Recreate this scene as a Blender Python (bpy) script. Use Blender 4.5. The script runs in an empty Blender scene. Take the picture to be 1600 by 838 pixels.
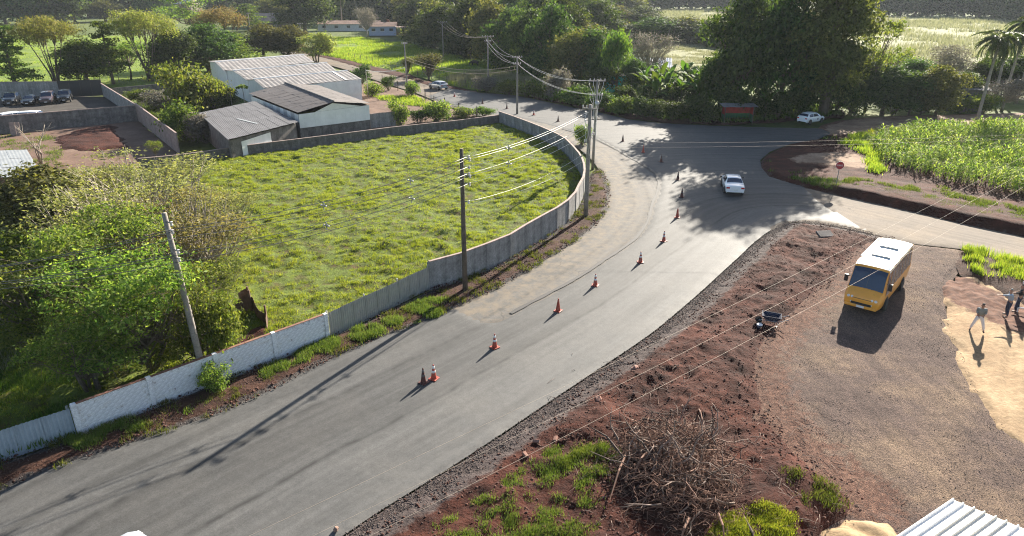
import bpy, bmesh, math, random
import numpy as np
from mathutils import Vector, Matrix
sc = bpy.context.scene
col = sc.collection
R = math.radians
# ---------------------------------------------------------------- camera, sky, sun, exposure
CAM_H, PITCH, FPX = 18.0, R(22.5), 1080.0          # metres above the road, tilt below the horizon, focal length in photo pixels
cd = bpy.data.cameras.new('camera'); cam = bpy.data.objects.new('camera', cd); col.objects.link(cam)
cam.location = (0, 0, CAM_H); cam.rotation_euler = (R(90) - PITCH, 0, 0)
cd.sensor_fit = 'HORIZONTAL'; cd.sensor_width = 36; cd.lens = 36 * FPX / 1600
cd.clip_end = 6000; cd.clip_start = .1
sc.camera = cam
SUN_EL, SUN_AZ = R(24), R(60.5)                    # azimuth counter-clockwise from +X
sdir = Vector((math.cos(SUN_EL)*math.cos(SUN_AZ), math.cos(SUN_EL)*math.sin(SUN_AZ), math.sin(SUN_EL)))
w = bpy.data.worlds.new('World'); sc.world = w; w.use_nodes = True
nt = w.node_tree; bg = nt.nodes['Background']
sky = nt.nodes.new('ShaderNodeTexSky'); sky.sky_type = 'NISHITA'; sky.sun_disc = False
sky.sun_elevation = SUN_EL; sky.sun_rotation = R(90) - SUN_AZ
nt.links.new(sky.outputs[0], bg.inputs[0]); bg.inputs[1].default_value = .058
sl = bpy.data.lights.new('sun', 'SUN'); sl.energy = 5.0; sl.angle = R(.5); sl.color = (1, .92, .79)
so = bpy.data.objects.new('sun', sl); col.objects.link(so)
so.rotation_euler = (-sdir).to_track_quat('-Z', 'Y').to_euler(); so.location = (60, 100, 80)
sc.view_settings.view_transform = 'Standard'; sc.view_settings.look = 'None'
sc.view_settings.exposure = 1.88; sc.view_settings.gamma = 1
sc.render.engine = 'CYCLES'; sc.cycles.max_bounces = 6; sc.cycles.use_denoising = True; sc.cycles.denoising_prefilter = 'NONE'; sc.cycles.filter_width = 1.1
sc.cycles.transparent_max_bounces = 4; sc.cycles.diffuse_bounces = 3; sc.cycles.glossy_bounces = 2; sc.cycles.volume_bounces = 0

random.seed(7); rng = np.random.default_rng(7)

def P(u, v, z=0.):                                  # world point at height z seen at photo pixel (u, v): the survey of the place
    x = (u - 800) / FPX; y = (419 - v) / FPX
    d = (x, math.cos(PITCH) + y*math.sin(PITCH), -math.sin(PITCH) + y*math.cos(PITCH))
    t = (z - CAM_H) / d[2]
    return Vector((d[0]*t, d[1]*t, z))
def PP(pts, z=0.): return np.array([P(u, v, z)[:2] for u, v in pts])
def HT(u, v, vt):                                   # height of an upright thing with base (u, v) and top at row vt
    b = P(u, v); y = (419 - vt) / FPX
    return CAM_H + b.y * (-math.sin(PITCH) + y*math.cos(PITCH)) / (math.cos(PITCH) + y*math.sin(PITCH))

# ---------------------------------------------------------------- naming helpers
def thing(name, label, cat, loc=(0, 0, 0), rz=0., group=None):
    o = bpy.data.objects.new(name, None); col.objects.link(o); o.location = loc; o.rotation_euler = (0, 0, rz)
    o.empty_display_size = .3
    return tag(o, label, cat, group)
def tag(o, label=None, cat=None, group=None, kind=None):
    if label: o['label'] = label
    if cat: o['category'] = cat
    if group: o['group'] = group
    if kind: o['kind'] = kind
    return o
def link(name, me, mat=None, parent=None, loc=None, rot=None, scale=None):
    if mat is not None and not me.materials: me.materials.append(mat)
    o = bpy.data.objects.new(name, me); col.objects.link(o)
    if parent: o.parent = parent
    if loc is not None: o.location = loc
    if rot is not None: o.rotation_euler = rot
    if scale is not None: o.scale = scale if hasattr(scale, '__len__') else (scale,)*3
    return o
def dup(o, parent=None, loc=None, rz=None, scale=None, label=None):
    c = o.copy(); col.objects.link(c)
    if parent: c.parent = parent
    for ch in o.children: dup(ch, c)
    if loc is not None: c.location = loc
    if rz is not None: c.rotation_euler = (0, 0, rz)
    if scale is not None: c.scale = scale if hasattr(scale, '__len__') else (scale,)*3
    if label: c['label'] = label
    return c
def mesh_np(name, V, F, smooth=False, attrs=None, uv=None):
    V = np.asarray(V, np.float32); F = np.asarray(F, np.int32); n = F.shape[1]
    me = bpy.data.meshes.new(name)
    me.vertices.add(len(V)); me.vertices.foreach_set('co', V.ravel())
    me.loops.add(F.size); me.loops.foreach_set('vertex_index', F.ravel())
    me.polygons.add(len(F)); me.polygons.foreach_set('loop_start', np.arange(0, F.size, n, dtype=np.int32))
    me.polygons.foreach_set('loop_total', np.full(len(F), n, np.int32))
    if smooth: me.polygons.foreach_set('use_smooth', np.ones(len(F), bool))
    me.update(calc_edges=True)
    for k, a in (attrs or {}).items():
        at = me.attributes.new(k, 'FLOAT', 'POINT'); at.data.foreach_set('value', np.asarray(a, np.float32))
    if uv is not None:
        l = me.uv_layers.new(name='uv'); l.data.foreach_set('uv', np.asarray(uv, np.float32)[F.ravel()].ravel())
    return me

class MB:                                           # collects boxes, tubes, lathes, prisms; builds ONE mesh
    def __init__(s): s.V = []; s.F = []
    def add(s, V, F):
        n = len(s.V); s.V += [tuple(v) for v in V]; s.F += [tuple(i + n for i in f) for f in F]; return s
    def box(s, c, d, rz=0., M=None, taper=1.):
        x, y, z = (k/2 for k in d)
        V = [Vector((sx*x*(taper if sz > 0 else 1), sy*y*(taper if sz > 0 else 1), sz*z)) for sz in (-1, 1) for sx, sy in ((-1, -1), (1, -1), (1, 1), (-1, 1))]
        m = M or Matrix.Rotation(rz, 3, 'Z')
        return s.add([m @ v + Vector(c) for v in V], [(3, 2, 1, 0), (4, 5, 6, 7), (0, 1, 5, 4), (1, 2, 6, 5), (2, 3, 7, 6), (3, 0, 4, 7)])
    def tube(s, pts, r, n=6, cap=True):
        pts = [Vector(p) for p in pts]; k = len(pts); r = r if hasattr(r, '__len__') else [r]*k
        up = Vector((.31, .17, .93)); V = []
        for i, p in enumerate(pts):
            t = (pts[min(i+1, k-1)] - pts[max(i-1, 0)]).normalized()
            a = t.cross(up if abs(t.dot(up)) < .95 else Vector((1, 0, 0))).normalized(); b = t.cross(a)
            V += [p + (a*math.cos(q) + b*math.sin(q))*r[i] for q in (2*math.pi*j/n for j in range(n))]
        F = [(i*n+j, i*n+(j+1) % n, (i+1)*n+(j+1) % n, (i+1)*n+j) for i in range(k-1) for j in range(n)]
        if cap: F += [tuple(range(n-1, -1, -1)), tuple((k-1)*n+j for j in range(n))]
        return s.add(V, F)
    def lathe(s, prof, n=12, c=(0, 0, 0), M=None):
        V = []; m = M or Matrix.Identity(3)
        for r, z in prof: V += [m @ Vector((r*math.cos(2*math.pi*j/n), r*math.sin(2*math.pi*j/n), z)) + Vector(c) for j in range(n)]
        k = len(prof)
        F = [(i*n+j, i*n+(j+1) % n, (i+1)*n+(j+1) % n, (i+1)*n+j) for i in range(k-1) for j in range(n)]
        F += [tuple(range(n-1, -1, -1)), tuple((k-1)*n+j for j in range(n))]
        return s.add(V, F)
    def prism(s, poly, z0, z1, M=None):
        n = len(poly); V = [Vector((x, y, z)) for z in (z0, z1) for x, y in poly]
        if M: V = [M @ v for v in V]
        return s.add(V, [tuple(range(n-1, -1, -1)), tuple(range(n, 2*n))] + [(i, (i+1) % n, n+(i+1) % n, n+i) for i in range(n)])
    def sheet(s, a, b, c, d, th):                   # thick quad a b c d (thickness towards -normal)
        a, b, c, d = (Vector(q) for q in (a, b, c, d)); nn = (b-a).cross(d-a).normalized()*th
        return s.add([a-nn, b-nn, c-nn, d-nn, a, b, c, d], [(3, 2, 1, 0), (4, 5, 6, 7), (0, 1, 5, 4), (1, 2, 6, 5), (2, 3, 7, 6), (3, 0, 4, 7)])
    def mesh(s, name, smooth=False):
        me = bpy.data.meshes.new(name); me.from_pydata(s.V, [], s.F); me.update()
        if smooth: me.polygons.foreach_set('use_smooth', [True]*len(me.polygons))
        return me
    def build(s, name, mat, parent=None, smooth=False, loc=None, bevel=0.):
        o = link(name, s.mesh(name, smooth), mat, parent, loc)
        if bevel:
            m = o.modifiers.new('bevel', 'BEVEL'); m.width = bevel; m.segments = 2; m.limit_method = 'ANGLE'
        return o

# ---------------------------------------------------------------- noise
def hsh(ix, iy, s):
    h = (ix.astype(np.int64)*374761393 + iy.astype(np.int64)*668265263 + s*974634777) & 0xffffffff
    h = ((h ^ (h >> 13))*1274126177) & 0xffffffff
    return ((h ^ (h >> 16)) & 0xffff) / 65535.
def vn(x, y, s=0):
    x = np.asarray(x, float); y = np.asarray(y, float)
    ix = np.floor(x); iy = np.floor(y); fx = x-ix; fy = y-iy; fx = fx*fx*(3-2*fx); fy = fy*fy*(3-2*fy)
    ix = ix.astype(np.int64); iy = iy.astype(np.int64)
    a = hsh(ix, iy, s)*(1-fx)+hsh(ix+1, iy, s)*fx; b = hsh(ix, iy+1, s)*(1-fx)+hsh(ix+1, iy+1, s)*fx
    return a*(1-fy)+b*fy
def fbm(x, y, sc_=1., o=4, s=0, g=.5):
    x = np.asarray(x, float); y = np.asarray(y, float); t = 0; a = 1; n = 0
    for k in range(o):
        c, q = math.cos(k*.9+.4), math.sin(k*.9+.4)
        t = t + a*vn((x*c-y*q)*sc_*2**k+13*k, (x*q+y*c)*sc_*2**k+7*k, s+k); n += a; a *= g
    return t/n
def ss(a, b, x): t = np.clip((x-a)/(b-a), 0, 1); return t*t*(3-2*t)

# ---------------------------------------------------------------- polygons and ground sheets
def chaikin(p, k=2, closed=True):
    p = np.asarray(p, float)
    for _ in range(k):
        q = np.roll(p, -1, 0) if closed else p[1:]; a = p if closed else p[:-1]
        n = np.empty((2*len(a), 2)); n[0::2] = .75*a+.25*q; n[1::2] = .25*a+.75*q
        p = n if closed else np.vstack([p[:1], n, p[-1:]])
    return p
def resample(p, step, closed=False):
    p = np.asarray(p, float)
    if closed: p = np.vstack([p, p[:1]])
    d = np.r_[0, np.cumsum(np.hypot(*np.diff(p, axis=0).T))]; n = max(2, int(d[-1]/step)+1)
    t = np.linspace(0, d[-1], n+1)[:-1] if closed else np.linspace(0, d[-1], n)
    return np.c_[np.interp(t, d, p[:, 0]), np.interp(t, d, p[:, 1])]
def rough(p, step=.6, amp=.25, sc_=.7, s=3):         # uneven outline
    p = resample(p, step, True); t = np.roll(p, -1, 0)-np.roll(p, 1, 0); t /= np.hypot(*t.T)[:, None]+1e-9
    k = (fbm(p[:, 0], p[:, 1], sc_, 3, s)-.5)*2*amp
    return p+np.c_[t[:, 1], -t[:, 0]]*k[:, None]
def inside(x, y, p):
    r = np.zeros(x.shape, bool); a = p; b = np.roll(p, -1, 0)
    for (x0, y0), (x1, y1) in zip(a, b):
        if y0 == y1: continue
        r ^= ((y0 > y) != (y1 > y)) & (x < (x1-x0)*(y-y0)/(y1-y0)+x0)
    return r
def near(x, y, p, closed=True):                     # distance, nearest point, arc length along the line
    q = np.vstack([p, p[:1]]) if closed else p
    bd = np.full(x.shape, 1e18); bx = np.zeros_like(x); by = np.zeros_like(x); bs = np.zeros_like(x); L = 0
    for (x0, y0), (x1, y1) in zip(q[:-1], q[1:]):
        dx, dy = x1-x0, y1-y0; l2 = dx*dx+dy*dy+1e-12
        t = np.clip(((x-x0)*dx+(y-y0)*dy)/l2, 0, 1); px = x0+t*dx; py = y0+t*dy; d = (x-px)**2+(y-py)**2
        m = d < bd; bd[m] = d[m]; bx[m] = px[m]; by[m] = py[m]; bs[m] = L+t[m]*math.sqrt(l2); L += math.sqrt(l2)
    return np.sqrt(bd), bx, by, bs
def region(name, poly, step, mat, z0=0., zf=None, drop=.12, fall=.5, attrs=None, uvline=None, kind='structure', smooth=True):
    poly = np.asarray(poly, float); x0, y0 = poly.min(0)-step; x1, y1 = poly.max(0)+step
    nx = int((x1-x0)/step)+2; ny = int((y1-y0)/step)+2
    X, Y = np.meshgrid(x0+np.arange(nx)*step, y0+np.arange(ny)*step)
    keep = inside(X[:-1, :-1]+step/2, Y[:-1, :-1]+step/2, poly)
    idx = np.arange(nx*ny).reshape(ny, nx)
    F = np.stack([idx[:-1, :-1][keep], idx[:-1, 1:][keep], idx[1:, 1:][keep], idx[1:, :-1][keep]], 1)
    full = np.zeros((ny, nx), int)
    for a, b in ((0, 0), (0, 1), (1, 0), (1, 1)): full[a:ny-1+a, b:nx-1+b] += keep
    used, inv = np.unique(F, return_inverse=True); F = inv.reshape(F.shape)
    x = X.ravel()[used].copy(); y = Y.ravel()[used].copy(); edge = full.ravel()[used] < 4
    rp = poly
    d, px, py, s = near(x, y, rp)
    x[edge] = px[edge]; y[edge] = py[edge]; d[edge] = 0
    z = np.full(len(x), z0)+(zf(x, y, d) if zf else 0)-drop*(1-ss(0, fall, d))
    A = {k: f(x, y, d) for k, f in (attrs or {}).items()}
    uv = None
    if uvline is not None:
        ud, _, _, us = near(x, y, uvline, False); uv = np.c_[us, ud]
    o = link(name, mesh_np(name, np.c_[x, y, z], F, smooth, A, uv), mat)
    if kind: o['kind'] = kind
    return o
def scatter(poly, n, seed=0):                        # n random points in a polygon
    g = np.random.default_rng(seed); lo, hi = poly.min(0), poly.max(0); out = np.zeros((0, 2))
    while len(out) < n:
        q = g.uniform(lo, hi, (n*2, 2)); out = np.vstack([out, q[inside(q[:, 0], q[:, 1], poly)]])
    return out[:n]

# ---------------------------------------------------------------- materials
def newmat(name):
    m = bpy.data.materials.new(name); m.use_nodes = True; return m, m.node_tree, m.node_tree.nodes['Principled BSDF']
def N(t, typ, **k):
    n = t.nodes.new(typ)
    for a, b in k.items():
        if hasattr(n, a): setattr(n, a, b)
        else: n.inputs[a.replace('_', ' ')].default_value = b
    return n
def ramp(t, fac, stops):
    r = t.nodes.new('ShaderNodeValToRGB'); t.links.new(fac, r.inputs[0]); e = r.color_ramp.elements
    while len(e) < len(stops): e.new(.5)
    for i, (p, c) in enumerate(stops): e[i].position = p; e[i].color = (*c, 1) if len(c) == 3 else c
    return r.outputs[0]
def noise(t, scale, detail=5, coord=None, rough_=.6, dist=0.):
    n = N(t, 'ShaderNodeTexNoise'); n.inputs['Scale'].default_value = scale; n.inputs['Detail'].default_value = detail
    n.inputs['Roughness'].default_value = rough_; n.inputs['Distortion'].default_value = dist
    if coord is not None: t.links.new(coord, n.inputs['Vector'])
    return n.outputs[0]
def mix(t, fac, a, b, mode='MIX'):
    m = t.nodes.new('ShaderNodeMix'); m.data_type = 'RGBA'; m.blend_type = mode
    for s, v in ((m.inputs[0], fac), (m.inputs[6], a), (m.inputs[7], b)):
        if isinstance(v, (int, float)): s.default_value = v
        elif isinstance(v, tuple): s.default_value = (*v, 1)
        else: t.links.new(v, s)
    return m.outputs[2]
def math_(t, op, a, b=0., c=None):
    m = t.nodes.new('ShaderNodeMath'); m.operation = op
    for s, v in zip(m.inputs, (a, b, c)):
        if v is None: continue
        if isinstance(v, (int, float)): s.default_value = v
        else: t.links.new(v, s)
    return m.outputs[0]
def ocoord(t, scale=None, rz=0., kind='Object'):
    c = t.nodes.new('ShaderNodeTexCoord').outputs[kind]
    if scale is None: return c
    m = t.nodes.new('ShaderNodeMapping'); m.inputs['Scale'].default_value = scale; m.inputs['Rotation'].default_value = (0, 0, rz)
    t.links.new(c, m.inputs[0]); return m.outputs[0]
def attr(t, name): a = t.nodes.new('ShaderNodeAttribute'); a.attribute_name = name; return a.outputs['Fac']
def bump(t, b, h, strength=.5, dist=.05):
    n = t.nodes.new('ShaderNodeBump'); n.inputs['Strength'].default_value = strength; n.inputs['Distance'].default_value = dist
    t.links.new(h, n.inputs['Height']); t.links.new(n.outputs[0], b.inputs['Normal'])
def flat(name, c, rough_=.6, metal=0., var=.25, sc_=3., bmp=0., spec=.5, coat=0.):   # plain paint / metal / plastic with wear
    m, t, b = newmat(name); co = ocoord(t)
    n = noise(t, sc_, 6, co, .65); lo = tuple(k*(1-var) for k in c); hi = tuple(min(1, k*(1+var*.6)) for k in c)
    t.links.new(ramp(t, n, [(.3, lo), (.7, hi)]), b.inputs['Base Color'])
    b.inputs['Roughness'].default_value = rough_; b.inputs['Metallic'].default_value = metal
    b.inputs['Specular IOR Level'].default_value = spec; b.inputs['Coat Weight'].default_value = coat
    if bmp: bump(t, b, noise(t, sc_*6, 4, co), bmp, .01)
    return m
def soil(name, stops, sc_=1.2, fine=9., rough_=.95, bmp=.8, bd=.06, tint=None, speck=None, second=None, streak=None):
    m, t, b = newmat(name); co = ocoord(t)
    c = ramp(t, noise(t, sc_, 8, co, .68), stops)
    f = noise(t, fine, 5, co, .7)
    c = mix(t, .55, c, ramp(t, f, [(.3, (.45, .45, .45)), (.7, (1.35, 1.35, 1.35))]), 'MULTIPLY')
    if second:                                       # attribute-driven second soil: (attribute, colour a, colour b)
        c2 = ramp(t, noise(t, fine*.6, 6, co), [(.35, second[1]), (.68, second[2])])
        k = math_(t, 'MULTIPLY_ADD', noise(t, 2.2, 6, co), 1.1, -.55)
        k = math_(t, 'ADD', attr(t, second[0]), k); k = ramp(t, k, [(.38, (0, 0, 0)), (.62, (1, 1, 1))])
        c = mix(t, k, c, c2)
    if speck:
        v = N(t, 'ShaderNodeTexVoronoi'); v.inputs['Scale'].default_value = speck[0]; t.links.new(co, v.inputs['Vector'])
        c = mix(t, speck[3] if len(speck) > 3 else .6, c, ramp(t, v.outputs['Color'], [(.2, speck[1]), (.8, speck[2])]), 'MULTIPLY')
        h = math_(t, 'ADD', f, v.outputs['Distance'])
    else: h = f
    if streak:                                       # (mapping scale, turn, dark, bright): ruts, tyre marks, drips
        c = mix(t, .9, c, ramp(t, noise(t, 1., 5, ocoord(t, streak[0], streak[1]), .65), [(.32, (streak[2],)*3), (.68, (streak[3],)*3)]), 'MULTIPLY')
    t.links.new(c, b.inputs['Base Color']); b.inputs['Roughness'].default_value = rough_; b.inputs['Specular IOR Level'].default_value = .2
    bump(t, b, h, bmp, bd); return m
def leafmat(name, cols, trans=.45, rough_=.7, tint=(1.5, 1.45, .6), spec=.15):
    m, t, b = newmat(name)
    geo = t.nodes.new('ShaderNodeNewGeometry'); oi = t.nodes.new('ShaderNodeObjectInfo')
    k = math_(t, 'ADD', math_(t, 'MULTIPLY', geo.outputs['Random Per Island'], .7), math_(t, 'MULTIPLY', noise(t, .55, 3, ocoord(t)), .6))
    n = len(cols); c = ramp(t, k, [(.12+.85*i/(n-1), q) for i, q in enumerate(cols)])
    hs = t.nodes.new('ShaderNodeHueSaturation'); t.links.new(c, hs.inputs['Color'])
    t.links.new(math_(t, 'MULTIPLY_ADD', oi.outputs['Random'], .05, .475), hs.inputs['Hue'])
    t.links.new(math_(t, 'MULTIPLY_ADD', oi.outputs['Random'], .5, .75), hs.inputs['Value'])
    t.links.new(hs.outputs[0], b.inputs['Base Color']); b.inputs['Roughness'].default_value = rough_
    b.inputs['Specular IOR Level'].default_value = spec
    tr = t.nodes.new('ShaderNodeBsdfTranslucent')
    t.links.new(mix(t, 1., hs.outputs[0], tint, 'MULTIPLY'), tr.inputs['Color'])
    ms = t.nodes.new('ShaderNodeMixShader'); ms.inputs[0].default_value = trans
    t.links.new(b.outputs[0], ms.inputs[1]); t.links.new(tr.outputs[0], ms.inputs[2])
    t.links.new(ms.outputs[0], t.nodes['Material Output'].inputs['Surface']); return m

M = {}
def asphalt(name, base, dirt, seams, tone, sp=.26, rg=.75, cracks=True, edge_w=3., edge_c=None):
    m, t, b = newmat(name); co = ocoord(t)
    uv = t.nodes.new('ShaderNodeUVMap'); uv.uv_map = 'uv'
    mp = t.nodes.new('ShaderNodeMapping'); mp.inputs['Scale'].default_value = (.05, 1.1, 1); t.links.new(uv.outputs[0], mp.inputs[0])
    streak = noise(t, 1.6, 6, mp.outputs[0], .6)
    c = ramp(t, streak, [(.3, tuple(k*.68 for k in base)), (.7, tuple(k*1.32 for k in base))])
    big = noise(t, .25, 5, co, .6)
    c = mix(t, ramp(t, big, [(.45, (0, 0, 0)), (.75, (.75, .75, .75))]), c, dirt)
    grain = noise(t, 22, 3, co, .8)
    c = mix(t, .7, c, ramp(t, grain, [(.3, (.6, .6, .6)), (.72, (1.4, 1.4, 1.4))]), 'MULTIPLY')
    sx = t.nodes.new('ShaderNodeSeparateXYZ'); t.links.new(uv.outputs[0], sx.inputs[0])
    for d0, wd, st in seams:                         # paver joints running along the carriageway
        wob = math_(t, 'MULTIPLY_ADD', noise(t, .35, 4, co), .5, -.25+0.)
        dd = math_(t, 'ABSOLUTE', math_(t, 'SUBTRACT', math_(t, 'ADD', sx.outputs[1], wob), d0))
        k = ramp(t, math_(t, 'DIVIDE', dd, wd), [(0, (st,)*3), (1, (0, 0, 0))])
        k = mix(t, 1., k, ramp(t, noise(t, .8, 5, co), [(.35, (.25,)*3), (.6, (1,)*3)]), 'MULTIPLY')
        c = mix(t, k, c, tuple(q*.36 for q in base))
    c = mix(t, .8, c, ramp(t, noise(t, 2.6, 6, co, .75), [(.3, (.78,)*3), (.7, (1.2,)*3)]), 'MULTIPLY')
    edge = mix(t, 1., ramp(t, math_(t, 'DIVIDE', sx.outputs[1], edge_w), [(.0, (.9,)*3), (.3, ((.12,)*3) if edge_c is None else (.8,)*3), (1, (0, 0, 0))]), ramp(t, noise(t, 1.4, 6, co, .7), [(.42, (0, 0, 0)), (.62, (1,)*3)]), 'MULTIPLY')
    c = mix(t, edge, c, edge_c or tuple(q*1.1 for q in dirt))   # dust spilled over the edge
    cr = N(t, 'ShaderNodeTexVoronoi'); cr.feature = 'DISTANCE_TO_EDGE'; cr.inputs['Scale'].default_value = .33
    wv = t.nodes.new('ShaderNodeVectorMath'); wv.operation = 'MULTIPLY_ADD'; wn = N(t, 'ShaderNodeTexNoise'); wn.inputs['Scale'].default_value = .9; t.links.new(co, wn.inputs['Vector']); t.links.new(wn.outputs['Color'], wv.inputs[0]); wv.inputs[1].default_value = (1.6, 1.6, 0); t.links.new(co, wv.inputs[2]); t.links.new(wv.outputs[0], cr.inputs['Vector'])
    ck = mix(t, 1., ramp(t, cr.outputs['Distance'], [(0, (.8,)*3), (.012, (0, 0, 0))]), ramp(t, noise(t, .13, 3, co), [(.5, (0, 0, 0)), (.6, (1,)*3)]), 'MULTIPLY')
    c = mix(t, ck, c, tuple(q*.4 for q in base)) if cracks else c      # fine cracks in places
    if tone:                                         # passes of different age
        c = mix(t, 1., c, ramp(t, math_(t, 'DIVIDE', sx.outputs[1], 16.), [(p_, (q,)*3) for p_, q in tone]), 'MULTIPLY')
    t.links.new(c, b.inputs['Base Color']); b.inputs['Roughness'].default_value = rg; b.inputs['Specular IOR Level'].default_value = sp
    bump(t, b, math_(t, 'ADD', grain, noise(t, 60, 2, co)), .35, .012); return m
M['asphalt'] = asphalt('fresh_asphalt', (.072, .071, .069), (.1, .095, .088), [(4.05, .2, .95), (5.6, .4, .3), (7.6, .34, .85), (9.4, .5, .35), (11.4, .3, .5)],
                       [(0, 1.15), (.24, 1.1), (.27, .88), (.46, .84), (.49, 1.04), (.7, .94), (1, 1.)], cracks=False)
M['old_asphalt'] = asphalt('worn_asphalt', (.092, .086, .079), (.125, .113, .097), [(.05, .14, .9), (2.3, .3, .6), (3.6, .3, .7)], [(0, .9), (.2, 1.), (.28, 1.22), (.42, 1.5), (.6, 1.3)], .3, .85, edge_w=5., edge_c=(.185, .145, .1))
M['side_asphalt'] = asphalt('dusty_side_asphalt', (.125, .1, .078), (.2, .15, .1), [(.2, .2, .5), (2.9, .18, .4)], [(0, .95), (.3, 1.1), (.6, .95)], .25, .9)
M['ground'] = soil('ground_pasture', [(.3, (.035, .055, .014)), (.5, (.085, .115, .022)), (.7, (.13, .15, .035))], .12, 1.6, bmp=.6, bd=.3)
M['lawn'] = soil('lot_turf', [(.3, (.1, .058, .026)), (.42, (.085, .092, .02)), (.57, (.11, .15, .022)), (.78, (.18, .2, .038))], 1.1, 7, bmp=.9, bd=.15)
M['red_soil'] = soil('red_soil', [(.3, (.021, .0055, .0035)), (.47, (.047, .0125, .007)), (.62, (.08, .023, .013)), (.78, (.13, .048, .03))], .55, 9, bmp=1., bd=.1,
                     second=('grey', (.045, .034, .032), (.11, .085, .078)), streak=((.22, 1.6, 1), R(-52), .7, 1.3))
M['gravel'] = soil('gravel', [(.3, (.066, .046, .041)), (.46, (.098, .07, .06)), (.6, (.15, .108, .079)), (.76, (.27, .2, .135))], .2, 8, bmp=.9, bd=.03, speck=(34, (.3, .28, .29), (1.5, 1.42, 1.36), .85),
                   second=('red', (.07, .033, .023), (.16, .092, .066)), streak=((1.5, .13, 1), R(-38), .8, 1.3))
M['sand'] = soil('sand', [(.3, (.26, .17, .095)), (.6, (.37, .26, .15)), (.8, (.45, .33, .21))], .5, 5, bmp=.6, bd=.05, second=('red', (.07, .03, .02), (.17, .08, .05)), streak=((.25, 2., 1), R(-34), .75, 1.15))
M['dust'] = soil('dusty_dirt', [(.3, (.15, .085, .055)), (.55, (.27, .18, .12)), (.75, (.38, .27, .19))], .4, 5, bmp=.6, bd=.05, second=('red', (.07, .03, .018), (.16, .075, .045)))
M['concrete'] = soil('concrete', [(.3, (.2, .19, .19)), (.55, (.3, .29, .28)), (.75, (.38, .36, .34))], 1.1, 9, rough_=.9, bmp=.25, bd=.01, streak=((2.2, 2.2, .25), 0, .6, 1.15))
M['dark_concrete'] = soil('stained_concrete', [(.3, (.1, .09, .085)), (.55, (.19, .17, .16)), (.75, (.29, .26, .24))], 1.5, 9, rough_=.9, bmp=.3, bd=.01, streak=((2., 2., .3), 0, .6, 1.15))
M['pole'] = soil('pole_concrete', [(.3, (.17, .15, .13)), (.7, (.32, .29, .26))], 2., 14, rough_=.9, bmp=.2, bd=.01)
M['whitewash'] = soil('whitewashed_brick', [(.3, (.5, .5, .53)), (.5, (.7, .7, .72)), (.75, (.8, .8, .8))], 3., 16, rough_=.9, bmp=.4, bd=.01)
M['mortar'] = soil('stained_mortar', [(.3, (.2, .17, .15)), (.45, (.62, .6, .6)), (.6, (.74, .74, .74))], 7., 20, rough_=.95, bmp=.4, bd=.01)
M['terracotta'] = flat('terracotta', (.2, .095, .065), .9, var=.4)
M['zinc'] = flat('galvanised_sheet', (.42, .42, .4), .45, .4, .2, 1.2)
M['zinc_blue'] = flat('weathered_sheet', (.36, .42, .48), .55, .2, .2, 1.2)
M['fibre'] = flat('fibre_cement_sheet', (.19, .175, .17), .85, 0, .35, .7, .2)
M['fibre_brown'] = flat('brown_roof_sheet', (.13, .112, .105), .8, 0, .3, .6, .2)
M['fibre_dark'] = flat('dark_fibre_sheet', (.095, .092, .098), .8, 0, .3, .6, .2)
M['white_sheet'] = flat('white_sheet', (.82, .8, .77), .6, 0, .12, 1.)
M['cream_sheet'] = flat('cream_roof_sheet', (.72, .68, .6), .5, 0, .12, 1.)
M['black'] = flat('black_plastic', (.018, .018, .02), .5)
M['rubber'] = flat('rubber', (.022, .022, .022), .85)
M['glass'] = flat('dark_glass', (.02, .032, .06), .08, 0, .1, spec=.8)
M['metal'] = flat('steel', (.4, .4, .4), .4, .8)
M['wire'] = flat('cable', (.1, .1, .1), .45, .3)
M['wire_bright'] = flat('pale_sun_toned_cable', (.66, .64, .6), .5, .1)  # pale base colour carries the sun's glint along the cables
M['wire_dull'] = flat('weathered_copper_cable', (.42, .34, .27), .6, .2)
M['porcelain'] = flat('porcelain', (.55, .5, .48), .35)
M['wood'] = flat('weathered_wood', (.11, .085, .065), .9, 0, .4, 4., .4)
M['bark'] = flat('bark', (.13, .1, .075), .95, 0, .5, 3., .6)
M['pale_bark'] = flat('pale_bark', (.3, .26, .21), .95, 0, .4, 3., .6)
M['rust'] = flat('rusty_sheet', (.13, .075, .05), .85, .1, .5, 2.5, .3)
M['orange'] = flat('orange_cone_plastic', (.36, .05, .025), .5, 0, .25, 8.)
M['dull_orange'] = flat('shaded_cone_plastic', (.1, .03, .022), .7, 0, .4, 8.)  # darker copy of the cone orange, with the backlit shade painted in
M['reflective'] = flat('reflective_band', (.75, .75, .74), .4, 0, .1)
M['bus_yellow'] = flat('bus_yellow_paint', (.78, .34, .04), .35, 0, .1, 1., coat=.3)
M['pale_paint'] = flat('dull_white_car_paint', (.26, .28, .32), .5, 0, .08, 1.)
M['white_paint'] = flat('white_car_paint', (.78, .79, .8), .25, 0, .05, 1., coat=.5)
M['silver_paint'] = flat('silver_car_paint', (.42, .43, .44), .3, .3, .06, 1., coat=.5)
M['dark_paint'] = flat('dark_car_paint', (.022, .024, .028), .2, .1, .1, 1., coat=.6)
M['maroon_paint'] = flat('grey_red_car_paint', (.1, .07, .075), .25, .2, .1, 1., coat=.6)
M['red_lamp'] = flat('red_lamp', (.45, .012, .012), .2)
M['clear_lamp'] = flat('clear_lamp', (.7, .7, .7), .15)
M['red_sign'] = flat('red_sign_paint', (.4, .02, .03), .5)
M['white_sign'] = flat('white_sign_paint', (.72, .71, .7), .5)
M['shelter_red'] = flat('red_boards', (.42, .045, .04), .7, 0, .25)
M['shelter_green'] = flat('green_boards', (.03, .13, .06), .7, 0, .25)
M['blue_wall'] = flat('pale_blue_wall', (.3, .38, .55), .8, 0, .15)
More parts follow.
